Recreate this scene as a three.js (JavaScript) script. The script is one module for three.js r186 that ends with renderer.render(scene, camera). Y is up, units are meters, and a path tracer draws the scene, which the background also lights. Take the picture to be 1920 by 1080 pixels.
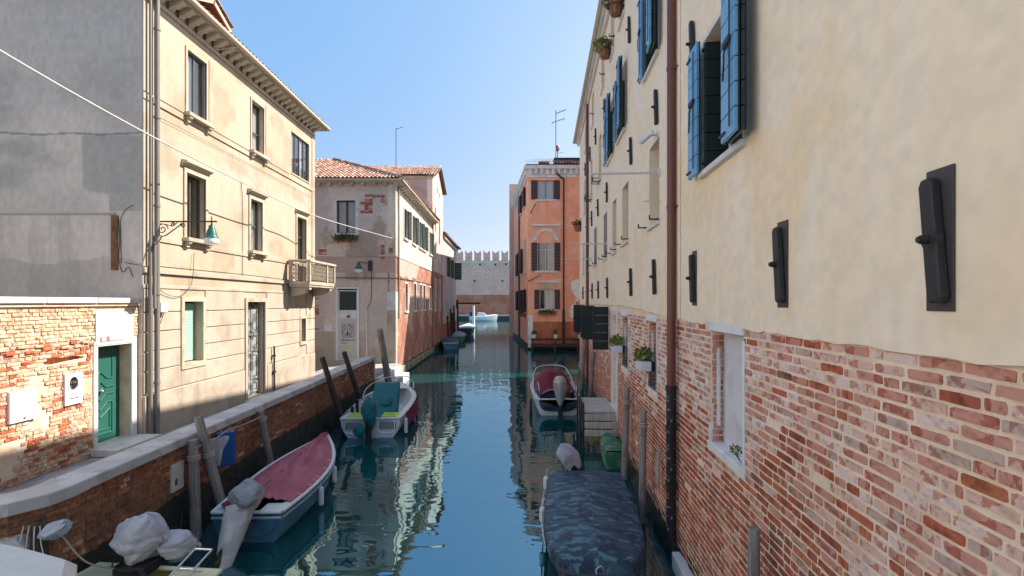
import * as THREE from 'three';
import { mergeGeometries, mergeVertices } from 'three/addons/utils/BufferGeometryUtils.js';
import { RoundedBoxGeometry } from 'three/addons/geometries/RoundedBoxGeometry.js';

// ---------------------------------------------------------------- camera, sky, sun, exposure
const EXPOSURE = 3.5;
const scene = new THREE.Scene();
const camera = new THREE.PerspectiveCamera(2 * Math.atan(540 / 960) * 180 / Math.PI, 1920 / 1080, 0.05, 900);
camera.position.set(0, 3.85, 0);
camera.lookAt(0, 3.85, -10);
camera.setViewOffset(1920, 1080, 0, -26, 1920, 1080);
const renderer = new THREE.WebGLRenderer({ antialias: true });
renderer.setSize(1024, 576);
renderer.toneMapping = THREE.LinearToneMapping;
renderer.toneMappingExposure = EXPOSURE;
renderer.shadowMap.enabled = true;
const SUN = new THREE.Vector3(1, 1.04, -0.4).normalize();
{
  const W = 512, H = 256, d = new Float32Array(W * H * 4), c = new THREE.Vector3();
  const G = 1.12 / EXPOSURE;
  for (let j = 0; j < H; j++) for (let i = 0; i < W; i++) {
    const e = ((j + 0.5) / H - 0.5) * Math.PI, a = ((i + 0.5) / W - 0.5) * 2 * Math.PI;
    c.set(Math.cos(e) * Math.cos(a), Math.sin(e), Math.cos(e) * Math.sin(a));
    const y = Math.max(0, c.y), h = Math.pow(1 - y, 5.6), g = Math.max(0, c.dot(SUN));
    const w = Math.min(2.0, 4.2 * g * g * g * (1 - y) * (1 - y)), z = 1 - 0.28 * y * y;
    const k = (j * W + i) * 4;
    d[k] = (0.235 * z * (1 - h) + 0.88 * h + w * 0.80) * G;
    d[k + 1] = (0.485 * z * (1 - h) + 0.89 * h + w * 0.66) * G;
    d[k + 2] = (0.87 * z * (1 - h) + 0.92 * h + w * 0.44) * G;
    d[k + 3] = 1;
  }
  const t = new THREE.DataTexture(d, W, H, THREE.RGBAFormat, THREE.FloatType);
  t.mapping = THREE.EquirectangularReflectionMapping;
  t.magFilter = t.minFilter = THREE.LinearFilter; t.needsUpdate = true;
  scene.background = t; scene.environment = t;
}
const sun = new THREE.DirectionalLight(new THREE.Color().setRGB(1, 0.91, 0.80), 2.7);
sun.position.copy(SUN).multiplyScalar(120).add(new THREE.Vector3(0, 0, -30));
sun.target.position.set(0, 0, -30);
sun.castShadow = true; sun.shadow.radius = 1; sun.shadow.mapSize.set(4096, 4096);
Object.assign(sun.shadow.camera, { left: -60, right: 60, top: 60, bottom: -60, near: 1, far: 300 });
scene.add(sun, sun.target);

// ---------------------------------------------------------------- helpers
const PI = Math.PI, V = (x, y, z) => new THREE.Vector3(x, y, z);
function rng(seed) { let s = seed | 0; return () => { s = (s + 0x6d2b79f5) | 0; let t = Math.imul(s ^ (s >>> 15), 1 | s); t = (t + Math.imul(t ^ (t >>> 7), 61 | t)) ^ t; return ((t ^ (t >>> 14)) >>> 0) / 4294967296; }; }
const R = rng(77), rr = (a, b) => a + (b - a) * R();
const clamp = (x, a = 0, b = 1) => Math.min(b, Math.max(a, x)), ss = (a, b, x) => { const t = clamp((x - a) / (b - a)); return t * t * (3 - 2 * t); };
const mix = (a, b, t) => a + (b - a) * t, mix3 = (a, b, t) => [mix(a[0], b[0], t), mix(a[1], b[1], t), mix(a[2], b[2], t)];
const lattice = (() => { const q = rng(5), a = new Float32Array(65536); for (let i = 0; i < 65536; i++) a[i] = q(); return a; })();
function vn(x, y, p, s = 0) {          // value noise, period p
  const xi = Math.floor(x), yi = Math.floor(y); let fx = x - xi, fy = y - yi; fx = fx * fx * (3 - 2 * fx); fy = fy * fy * (3 - 2 * fy);
  const m = (k) => ((k % p) + p) % p, x0 = m(xi), x1 = m(xi + 1), y0 = m(yi), y1 = m(yi + 1);
  const L = (a, b) => lattice[(a * 131 + b * 7919 + s * 3571) & 65535];
  return mix(mix(L(x0, y0), L(x1, y0), fx), mix(L(x0, y1), L(x1, y1), fx), fy);
}
function fbm(u, v, p, o = 4, s = 0, ax = 1, ay = 1) { let a = 0.5, n = 0, t = 0; for (let i = 0; i < o; i++) { n += a * vn(u * p * ax, v * p * ay, p * Math.max(ax, ay), s + i * 17); t += a; a *= 0.5; p *= 2; } return n / t; }
const noise2 = (x, y, s = 0) => vn(x, y, 251, s) * 0.6 + vn(x * 2.1, y * 2.1, 251, s + 3) * 0.28 + vn(x * 4.3, y * 4.3, 251, s + 7) * 0.12;
const toS = (x) => { x = clamp(x); return 255 * (x <= 0.0031308 ? 12.92 * x : 1.055 * Math.pow(x, 1 / 2.4) - 0.055); };
function colorTex(size, tile, fn, h = size, tileY = tile) {      // fn -> linear rgb
  const d = new Uint8Array(size * h * 4);
  for (let j = 0; j < h; j++) for (let i = 0; i < size; i++) { const c = fn((i + 0.5) / size, (j + 0.5) / h), k = (j * size + i) * 4; d[k] = toS(c[0]); d[k + 1] = toS(c[1]); d[k + 2] = toS(c[2]); d[k + 3] = 255; }
  return finish(new THREE.DataTexture(d, size, h), tile, tileY, true);
}
function greyTex(size, tile, fn) {
  const d = new Uint8Array(size * size * 4);
  for (let j = 0; j < size; j++) for (let i = 0; i < size; i++) { const c = 255 * clamp(fn((i + 0.5) / size, (j + 0.5) / size)), k = (j * size + i) * 4; d[k] = d[k + 1] = d[k + 2] = c; d[k + 3] = 255; }
  return finish(new THREE.DataTexture(d, size, size), tile, tile, false);
}
function finish(t, tx, ty, srgb) { t.wrapS = t.wrapT = THREE.RepeatWrapping; t.magFilter = t.minFilter = THREE.LinearFilter; t.repeat.set(1 / tx, 1 / ty); if (srgb) t.colorSpace = THREE.SRGBColorSpace; t.needsUpdate = true; return t; }
function canvasTex(w, h, draw) { const c = document.createElement('canvas'); c.width = w; c.height = h; draw(c.getContext('2d'), w, h); const t = new THREE.CanvasTexture(c); t.colorSpace = THREE.SRGBColorSpace; t.magFilter = t.minFilter = THREE.LinearFilter; return t; }
function mat(color, o = {}) {
  const { rough = 0.85, metal = 0, ...rest } = o, phys = ['specularColor', 'clearcoat', 'transmission', 'sheen', 'ior', 'thickness'].some((k) => k in o);
  const m = new (phys ? THREE.MeshPhysicalMaterial : THREE.MeshStandardMaterial)({ roughness: rough, metalness: metal, side: THREE.DoubleSide, ...rest });
  m.color.setRGB(...color); return m;
}
const W1 = [1, 1, 1];
const bumpFine = greyTex(512, 1.3, (u, v) => 0.55 * fbm(u, v, 24, 5, 1) + 0.45 * fbm(u, v, 5, 4, 2));
const bumpPlaster = greyTex(512, 2.6, (u, v) => 0.6 * fbm(u, v, 8, 6, 3) + 0.4 * fbm(u, v, 60, 3, 4));
const plasterTex = (a, b, c, tile, s, amt = 1, streak = 0) => colorTex(512, tile, (u, v) => {
  const n = ss(0.38, 0.66, fbm(u, v, 3, 5, s)), m = ss(0.5, 0.75, fbm(u, v, 6, 5, s + 40)), f = fbm(u, v, 70, 3, s + 80), st = streak ? ss(0.5, 0.8, fbm(u, v, 2, 4, s + 60, 16, 1)) * streak : 0;
  const q = mix3(mix3(a, b, n * amt), c, clamp(m * 0.7 * amt + st)); const k = 0.91 + 0.18 * f; return [q[0] * k, q[1] * k, q[2] * k];
});
const M = {};
M.facade = mat(W1, { map: plasterTex([0.525, 0.435, 0.335], [0.495, 0.395, 0.285], [0.39, 0.30, 0.21], 4.3, 11, 1.0, 0.22), bumpMap: bumpPlaster, bumpScale: 0.004 });
M.ashlar = mat(W1, { map: plasterTex([0.54, 0.46, 0.375], [0.49, 0.41, 0.325], [0.35, 0.285, 0.225], 3.7, 31, 1.0, 0.35), bumpMap: bumpPlaster, bumpScale: 0.006 });
M.trim = mat(W1, { map: plasterTex([0.55, 0.475, 0.365], [0.48, 0.41, 0.31], [0.36, 0.305, 0.235], 1.9, 51), bumpMap: bumpFine, bumpScale: 0.004 });
M.rail = mat(W1, { map: plasterTex([0.36, 0.30, 0.24], [0.30, 0.25, 0.20], [0.22, 0.19, 0.155], 1.9, 52), bumpMap: bumpFine, bumpScale: 0.004 });
M.cream = mat(W1, { map: plasterTex([0.95, 0.80, 0.615], [0.945, 0.78, 0.57], [0.93, 0.71, 0.45], 6.1, 71, 1.0, 0.3), bumpMap: bumpPlaster, bumpScale: 0.003 });
M.mortar = mat(W1, { map: plasterTex([0.92, 0.74, 0.565], [0.86, 0.67, 0.49], [0.74, 0.55, 0.395], 1.1, 91), bumpMap: bumpFine, bumpScale: 0.010 });
M.mortarWarm = mat(W1, { map: plasterTex([0.80, 0.64, 0.47], [0.72, 0.54, 0.38], [0.56, 0.39, 0.26], 1.3, 93), bumpMap: bumpFine, bumpScale: 0.012 });
M.mortarDark = mat(W1, { map: plasterTex([0.27, 0.175, 0.115], [0.21, 0.135, 0.09], [0.13, 0.09, 0.06], 1.1, 95), bumpMap: bumpFine, bumpScale: 0.012 });
M.algae = mat(W1, { rough: 0.6, map: plasterTex([0.018, 0.022, 0.016], [0.010, 0.012, 0.010], [0.045, 0.055, 0.015], 0.9, 97), bumpMap: bumpFine, bumpScale: 0.03 });
M.stone = mat(W1, { map: plasterTex([0.74, 0.72, 0.69], [0.66, 0.63, 0.59], [0.48, 0.45, 0.41], 1.7, 111, 0.8), bumpMap: bumpFine, bumpScale: 0.004, rough: 0.7 });
M.coping = mat(W1, { map: plasterTex([0.62, 0.60, 0.585], [0.50, 0.485, 0.475], [0.32, 0.305, 0.295], 1.5, 113), bumpMap: bumpFine, bumpScale: 0.006, rough: 0.75 });
M.paving = [0, 1, 2].map((i) => mat([1, 1, 1].map((x) => x * (0.9 + 0.1 * i)), { map: i ? M.paving0 : (M.paving0 = plasterTex([0.44, 0.42, 0.40], [0.36, 0.345, 0.33], [0.26, 0.25, 0.24], 1.6, 115)), bumpMap: bumpFine, bumpScale: 0.005, rough: 0.8 }));
M.whitewash = mat(W1, { map: plasterTex([0.82, 0.80, 0.77], [0.74, 0.72, 0.69], [0.60, 0.57, 0.54], 1.5, 117, 0.7), bumpMap: bumpPlaster, bumpScale: 0.003 });
M.oldPlaster = mat(W1, { map: colorTex(1024, 7.0, (u, v) => {
  const n = fbm(u, v, 3, 6, 131), m = fbm(u, v, 5, 6, 141), f = fbm(u, v, 90, 3, 151), p = fbm(u, v, 4, 6, 161), k = 0.86 + 0.28 * f;
  let q = mix3([0.68, 0.555, 0.47], [0.56, 0.49, 0.44], ss(0.4, 0.6, n)); q = mix3(q, [0.72, 0.60, 0.49], ss(0.52, 0.62, m)); q = mix3(q, [0.36, 0.28, 0.215], 0.7 * ss(0.56, 0.64, p)); return q.map((x) => x * k); }), bumpMap: bumpPlaster, bumpScale: 0.008 });
M.pinkPlaster = mat(W1, { map: plasterTex([0.58, 0.29, 0.24], [0.54, 0.38, 0.33], [0.48, 0.40, 0.35], 3.1, 171), bumpMap: bumpPlaster, bumpScale: 0.006 });
M.whitePlaster = mat(W1, { map: plasterTex([0.74, 0.65, 0.54], [0.62, 0.52, 0.42], [0.44, 0.31, 0.235], 4.1, 173, 1, 0.4), bumpMap: bumpPlaster, bumpScale: 0.006 });
M.palePlaster = mat(W1, { map: plasterTex([0.72, 0.66, 0.60], [0.62, 0.56, 0.51], [0.46, 0.41, 0.37], 5.1, 175, 1, 0.4), bumpMap: bumpPlaster, bumpScale: 0.005 });
M.mauve = mat(W1, { map: plasterTex([0.48, 0.385, 0.345], [0.41, 0.33, 0.305], [0.36, 0.25, 0.22], 5.3, 177), bumpMap: bumpPlaster, bumpScale: 0.005 });
M.orange = mat(W1, { map: plasterTex([0.92, 0.44, 0.27], [0.88, 0.38, 0.22], [0.92, 0.54, 0.38], 4.7, 179, 1, 0.35), bumpMap: bumpPlaster, bumpScale: 0.004 });
const farBrick = (cols, mortar, tile, s, bleach, patch = 0.75) => colorTex(1024, tile, (u, v) => {   // bricks too far away to tell apart
  const rows = Math.round(tile / 0.075), cl = Math.round(tile / 0.27), r = Math.floor(v * rows), x = u * cl + (r % 2) * 0.5, c = Math.floor(x), fx = x - c, fy = v * rows - r;
  const h = lattice[(((c % cl) * 37 + r * 101 + s * 977) & 65535)], g = lattice[(((c % cl) * 57 + r * 211 + s * 77) & 65535)], f = 0.8 + 0.4 * fbm(u, v, 120, 2, s);
  const edge = (fx < 0.06 || fy < 0.2) ? 1 : 0; let q = mix3(cols[Math.floor(h * cols.length) % cols.length], cols[Math.floor(g * cols.length) % cols.length], 0.4);
  q = mix3(q, mortar, edge * 0.8); q = mix3(q, bleach, patch * ss(0.5, 0.62, fbm(u, v, 3, 6, s + 5))); q = mix3(q, cols[3], 0.8 * patch * ss(0.52, 0.62, fbm(u, v, 4, 6, s + 15))); return q.map((z) => z * f); });
M.farBrickRed = mat(W1, { map: farBrick([[0.42, 0.16, 0.09], [0.34, 0.12, 0.075], [0.46, 0.21, 0.13], [0.26, 0.10, 0.07]], [0.42, 0.30, 0.22], 4, 3, [0.60, 0.40, 0.32]), bumpMap: bumpFine, bumpScale: 0.02 });
M.farBrickPale = mat(W1, { map: farBrick([[0.80, 0.50, 0.38], [0.70, 0.42, 0.31], [0.86, 0.58, 0.45], [0.58, 0.33, 0.24]], [0.82, 0.60, 0.48], 8, 5, [0.84, 0.66, 0.54], 0.35), bumpMap: bumpFine, bumpScale: 0.02 });
M.farBrickDark = mat(W1, { map: farBrick([[0.60, 0.19, 0.09], [0.50, 0.15, 0.07], [0.64, 0.25, 0.13], [0.36, 0.11, 0.06]], [0.46, 0.24, 0.15], 8, 7, [0.58, 0.30, 0.20], 0.5), bumpMap: bumpFine, bumpScale: 0.02 });
const woodTex = (a, b, s) => colorTex(512, 1, (u, v) => { const g = fbm(u, v, 2, 5, s, 22, 1), f = fbm(u, v, 40, 3, s + 5); const k = 0.8 + 0.4 * f; return mix3(a, b, ss(0.3, 0.7, g)).map((x) => x * k); });
const woodBump = greyTex(512, 1, (u, v) => fbm(u, v, 2, 5, 23, 30, 1));
M.poleGrey = mat(W1, { map: woodTex([0.33, 0.30, 0.275], [0.20, 0.175, 0.155], 201), bumpMap: woodBump, bumpScale: 0.005, rough: 0.9 });
M.poleDark = mat(W1, { map: woodTex([0.085, 0.06, 0.045], [0.045, 0.032, 0.025], 203), bumpMap: woodBump, bumpScale: 0.012, rough: 0.85 });
M.plank = mat(W1, { map: woodTex([0.58, 0.52, 0.455], [0.44, 0.38, 0.32], 205), bumpMap: woodBump, bumpScale: 0.006, rough: 0.85 });
M.oldDoor = mat(W1, { map: colorTex(512, 1, (u, v) => { const n = ss(0.45, 0.6, fbm(u, v, 7, 6, 207)), f = 0.75 + 0.5 * fbm(u, v, 60, 3, 208); return mix3([0.10, 0.14, 0.145], [0.34, 0.33, 0.30], n).map((x) => x * f); }), bumpMap: bumpFine, bumpScale: 0.006, rough: 0.8 });
const flat = (c, o) => mat(c, o);
M.iron = mat([0.022, 0.022, 0.024], { rough: 0.62, bumpMap: bumpFine, bumpScale: 0.002 });
M.ironPlate = mat([0.052, 0.048, 0.046], { rough: 0.6, bumpMap: bumpFine, bumpScale: 0.002 });
M.lampGreen = mat([0.02, 0.13, 0.10], { rough: 0.4 });
M.lampIron = mat([0.012, 0.03, 0.028], { rough: 0.5 });
M.opal = mat([0.80, 0.79, 0.74], { rough: 0.25 });
M.shutterBlue = mat(W1, { map: colorTex(256, 0.9, (u, v) => { const f = 0.85 + 0.3 * fbm(u, v, 30, 4, 215); return [0.115 * f, 0.31 * f, 0.52 * f]; }), rough: 0.35 });
M.shutterGreen = mat([0.008, 0.020, 0.019], { rough: 0.4 });
M.shutterBrown = mat([0.055, 0.030, 0.036], { rough: 0.55 });
M.shutterTeal = mat([0.022, 0.055, 0.048], { rough: 0.5 });
M.pipeBrown = mat([0.165, 0.052, 0.036], { rough: 0.4, bumpMap: bumpFine, bumpScale: 0.001 });
M.pipeBlack = mat(W1, { map: colorTex(256, 0.7, (u, v) => { const n = ss(0.66, 0.72, fbm(u, v, 14, 5, 221)); return mix3([0.014, 0.014, 0.016], [0.30, 0.27, 0.25], n * 0.7); }), rough: 0.45 });
M.pipeGrey = mat([0.22, 0.20, 0.18], { rough: 0.55, bumpMap: bumpFine, bumpScale: 0.002 });
M.rust = mat(W1, { map: plasterTex([0.26, 0.115, 0.04], [0.18, 0.075, 0.03], [0.10, 0.05, 0.03], 0.8, 223), rough: 0.9 });
M.cable = mat([0.03, 0.028, 0.027], { rough: 0.6 });
M.cableWhite = mat([0.62, 0.60, 0.57], { rough: 0.6 });
M.rope = mat([0.42, 0.38, 0.31], { rough: 0.95 });
M.interior = mat([0.34, 0.31, 0.27], { rough: 0.95 });
M.frameDark = mat([0.075, 0.065, 0.06], { rough: 0.5 });
M.frameWhite = mat([0.70, 0.69, 0.66], { rough: 0.5 });
M.curtain = mat(W1, { map: colorTex(256, 0.5, (u) => { const k = 0.8 + 0.2 * Math.sin(u * 2 * PI * 5); return [0.62 * k, 0.61 * k, 0.60 * k]; }), rough: 0.95 });
M.curtainRed = mat(W1, { map: colorTex(256, 0.4, (u, v) => Math.sin(v * 2 * PI * 9) > 0.1 ? [0.42, 0.17, 0.11] : [0.50, 0.36, 0.27]), rough: 0.9 });
M.blindGreen = mat(W1, { map: colorTex(256, 0.5, (u, v) => { const k = 0.85 + 0.15 * Math.sin(v * 2 * PI * 12); return [0.42 * k, 0.70 * k, 0.55 * k]; }), rough: 0.6, bumpMap: greyTex(256, 0.5, (u, v) => 0.5 + 0.5 * Math.sin(v * 2 * PI * 12)), bumpScale: 0.006 });
M.glass = mat([0.95, 0.97, 0.97], { rough: 0.02, transmission: 1, thickness: 0, ior: 1.5 });
M.glassDark = mat([0.018, 0.022, 0.026], { rough: 0.06 });
M.doorGreen = mat([0.022, 0.125, 0.098], { rough: 0.42, bumpMap: woodBump, bumpScale: 0.001 });
M.tile = [[0.50, 0.27, 0.19], [0.58, 0.36, 0.27], [0.42, 0.215, 0.15], [0.62, 0.43, 0.34], [0.34, 0.20, 0.155]];
M.tileMat = mat(W1, { vertexColors: true, rough: 0.9, bumpMap: bumpFine, bumpScale: 0.004 });
M.roofUnder = mat([0.17, 0.105, 0.08], { rough: 0.95 });
M.leaf = mat(W1, { vertexColors: true, rough: 0.7 });
M.soil = mat([0.05, 0.035, 0.025], { rough: 1 });
M.terracotta = mat(W1, { map: plasterTex([0.36, 0.15, 0.085], [0.30, 0.12, 0.07], [0.22, 0.10, 0.07], 0.6, 231), rough: 0.9 });
M.plasticWhite = mat([0.74, 0.75, 0.76], { rough: 0.4 });
M.whitePaint = mat([0.78, 0.78, 0.77], { rough: 0.3, clearcoat: 0.3 });
M.chrome = mat([0.75, 0.75, 0.76], { rough: 0.2, metal: 1 });
M.black = mat([0.012, 0.012, 0.014], { rough: 0.5 });
const uvGeo = (g) => {               // box-projected uv in metres
  if (g.index) g = g.toNonIndexed(); if (!g.attributes.normal) g.computeVertexNormals();
  const p = g.attributes.position, n = p.count, uv = new Float32Array(n * 2), a = V(), b = V(), c = V();
  for (let i = 0; i < n; i += 3) {
    a.fromBufferAttribute(p, i); b.fromBufferAttribute(p, i + 1).sub(a); c.fromBufferAttribute(p, i + 2).sub(a); b.cross(c);
    const x = Math.abs(b.x), y = Math.abs(b.y), z = Math.abs(b.z);
    for (let k = i; k < i + 3; k++) { const X = p.getX(k), Y = p.getY(k), Z = p.getZ(k); if (z >= x && z >= y) { uv[2 * k] = X; uv[2 * k + 1] = Y; } else if (x >= y) { uv[2 * k] = Z; uv[2 * k + 1] = Y; } else { uv[2 * k] = X; uv[2 * k + 1] = Z; } }
  }
  g.setAttribute('uv', new THREE.BufferAttribute(uv, 2)); return g;
};
const keep = (g, color) => { if (g.index) g = g.toNonIndexed(); for (const k of Object.keys(g.attributes)) if (!['position', 'normal', 'uv'].includes(k) && !(color && k === 'color')) g.deleteAttribute(k); if (!g.attributes.uv) g.setAttribute('uv', new THREE.BufferAttribute(new Float32Array(g.attributes.position.count * 2), 2)); g.morphAttributes = {}; return g; };
const merge = (a, color) => mergeGeometries(a.map((g) => keep(g, color)));
const bx = (x0, x1, y0, y1, z0, z1) => uvGeo(new THREE.BoxGeometry(Math.abs(x1 - x0), Math.abs(y1 - y0), Math.abs(z1 - z0)).translate((x0 + x1) / 2, (y0 + y1) / 2, (z0 + z1) / 2));
const rbx = (x0, x1, y0, y1, z0, z1, r = 0.01) => uvGeo(new RoundedBoxGeometry(x1 - x0, y1 - y0, z1 - z0, 1, Math.min(r, (x1 - x0) / 2.1, (y1 - y0) / 2.1, (z1 - z0) / 2.1)).translate((x0 + x1) / 2, (y0 + y1) / 2, (z0 + z1) / 2));
function cyl(p, q, r0, r1 = r0, n = 10) { const a = V(...p), b = V(...q), d = b.clone().sub(a), L = d.length(); const g = new THREE.CylinderGeometry(r1, r0, L, n, Math.max(1, Math.round(L / 0.6))); const uv = g.attributes.uv; for (let i = 0; i < uv.count; i++) uv.setXY(i, uv.getX(i) * Math.max(0.3, 6.28 * r0), uv.getY(i) * L); g.translate(0, L / 2, 0); g.applyQuaternion(new THREE.Quaternion().setFromUnitVectors(V(0, 1, 0), d.normalize())); return g.translate(...p); }
const tube = (pts, r, seg = 24, n = 6) => new THREE.TubeGeometry(new THREE.CatmullRomCurve3(pts.map((p) => V(...p))), seg, r, n);
function ext(pts, depth, holes = [], bevel = 0) {   // polygon in xy pulled along +z
  const s = new THREE.Shape(pts.map((p) => new THREE.Vector2(p[0], p[1]))); for (const h of holes) s.holes.push(new THREE.Path(h.map((p) => new THREE.Vector2(p[0], p[1]))));
  return uvGeo(new THREE.ExtrudeGeometry(s, { depth, bevelEnabled: bevel > 0, bevelThickness: bevel, bevelSize: bevel, bevelOffset: -bevel, bevelSegments: 1, curveSegments: 10 }));
}
const rectP = (a, b, c, d) => [[a, c], [b, c], [b, d], [a, d]];
const wallGeo = (u0, u1, v0, v1, holes, th) => ext(rectP(u0, u1, v0, v1), th, holes.map((h) => Array.isArray(h[0]) ? h : rectP(...h))).translate(0, 0, -th);
const sphere = (x, y, z, r, n = 12) => new THREE.SphereGeometry(r, n, n * 0.7 | 0).translate(x, y, z);
const used = {};
const numbered = (n) => { used[n] = (used[n] ?? -1) + 1; return used[n] ? n + '_' + String(used[n]).padStart(3, '0') : n; };
function thing(name, label, category, [x, y, z] = [0, 0, 0], ry = 0, group) { const o = new THREE.Group(); o.name = numbered(name); o.position.set(x, y, z); o.rotation.y = ry; o.userData = { label, category }; if (group) o.userData.group = group; scene.add(o); return o; }
function part(parent, name, geo, m, pos, rot) { const o = new THREE.Mesh(geo, m); o.name = name; if (pos) o.position.set(...pos); if (rot) o.rotation.set(...rot); parent.add(o); return o; }
function sub(parent, name, pos, ry = 0) { const o = new THREE.Group(); o.name = name; if (pos) o.position.set(...pos); o.rotation.y = ry; parent.add(o); return o; }
function single(name, geo, m, label, category, group, pos, ry = 0) { const o = new THREE.Mesh(geo, m); o.name = numbered(name); if (pos) o.position.set(...pos); o.rotation.y = ry; o.userData = { label, category }; if (group) o.userData.group = group; scene.add(o); return o; }
function structure(name, geo, m) { const o = new THREE.Mesh(geo, m); o.name = numbered(name); o.userData = { kind: 'structure' }; scene.add(o); return o; }
const tinted = (g, c) => { g = keep(g); const n = g.attributes.position.count, a = new Float32Array(n * 3); for (let i = 0; i < n; i++) a.set(c, 3 * i); g.setAttribute('color', new THREE.BufferAttribute(a, 3)); return g; };

// ---------------------------------------------------------------- bricks: worn outlines, set proud of the mortar
const brickShapes = [];
for (let k = 0; k < 10; k++) {
  const q = rng(900 + k), n = 18, F = [], B = []; const wob = k < 4 ? 0.25 : 0.5;
  for (let i = 0; i < n; i++) { const a = (i + 0.5) / n * 2 * PI, c = Math.cos(a), s = Math.sin(a), e = 0.17, x = Math.sign(c) * Math.pow(Math.abs(c), e), y = Math.sign(s) * Math.pow(Math.abs(s), e); const w = 1 - wob * q() * q(), wx = 1 - 0.05 * q() * q() * (k > 5 ? 3 : 1); F.push([x * 0.5 * wx * 0.982, y * 0.5 * w * 0.95]); B.push([x * 0.5 * wx, y * 0.5 * w]); }
  const pos = [], tri = (a, b, c) => pos.push(...a, ...b, ...c), cz = 1;
  for (let i = 0; i < n; i++) { const j = (i + 1) % n; tri([0, 0, cz], [...F[i], cz], [...F[j], cz]); tri([...F[i], cz], [...B[i], -0.4], [...B[j], -0.4]); tri([...F[i], cz], [...B[j], -0.4], [...F[j], cz]); }
  const g = new THREE.BufferGeometry(); g.setAttribute('position', new THREE.Float32BufferAttribute(pos, 3));
  const uv = new Float32Array(pos.length / 3 * 2), ou = q() * 2, ov = q() * 2; for (let i = 0; i < pos.length / 3; i++) { uv[2 * i] = ou + pos[3 * i] * 0.26; uv[2 * i + 1] = ov + pos[3 * i + 1] * 0.065; }
  g.setAttribute('uv', new THREE.BufferAttribute(uv, 2)); g.computeVertexNormals(); brickShapes.push(g);
}
const brickClean = colorTex(512, 1.1, (u, v) => { const f = fbm(u, v, 40, 4, 301), n = fbm(u, v, 12, 5, 303), k = 0.42 + 0.7 * f + 1.0 * (n - 0.5); return [k, k * (0.97 + 0.1 * (n - 0.5)), k * 0.98]; });
const brickLimed = colorTex(512, 1.1, (u, v) => { const f = fbm(u, v, 40, 4, 305), n = fbm(u, v, 14, 5, 307), k = 0.52 + 0.62 * f, w = ss(0.48, 0.55, n), r = ss(0.57, 0.61, fbm(u, v, 10, 6, 309)); return mix3(mix3([k, k * 0.92, k * 0.88], [1, 0.98, 0.96], w * 0.65), [0.72 * k, 0.36 * k, 0.27 * k], r * 0.8); });
const mkBrick = (c, limed) => mat(c, { map: limed ? brickLimed : brickClean, bumpMap: bumpFine, bumpScale: 0.014, rough: 0.92 });
const brickTints = { red: [0.56, 0.15, 0.075], deep: [0.44, 0.11, 0.06], rust: [0.60, 0.20, 0.085], rose: [0.66, 0.335, 0.26], pale: [0.82, 0.56, 0.47], ash: [0.86, 0.69, 0.62], grey: [0.62, 0.46, 0.40], tan: [0.66, 0.38, 0.25], sun: [0.80, 0.56, 0.37], wheat: [0.86, 0.68, 0.47], peach: [0.80, 0.49, 0.35], clay: [0.43, 0.19, 0.10], brown: [0.34, 0.155, 0.09], umber: [0.26, 0.13, 0.08], moss: [0.13, 0.12, 0.06], slime: [0.028, 0.030, 0.020] };
const limedSet = new Set(['rose', 'pale', 'ash', 'grey']), brickMats = {}; for (const k in brickTints) brickMats[k] = mkBrick(brickTints[k], limedSet.has(k));
const bricksMat = mat(W1, { map: brickClean, vertexColors: true, bumpMap: bumpFine, bumpScale: 0.006, rough: 0.92 });
const proj = V();
function seen(obj, x, y, z) { proj.set(x, y, z); obj.localToWorld(proj); const d = -proj.z; if (d < 0.6) return null; const px = 960 + 960 * proj.x / d, py = 566 - 960 * (proj.y - 3.85) / d; return { d, in: px > -160 && px < 2080 && py > -80 && py < 1160 }; }
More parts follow.
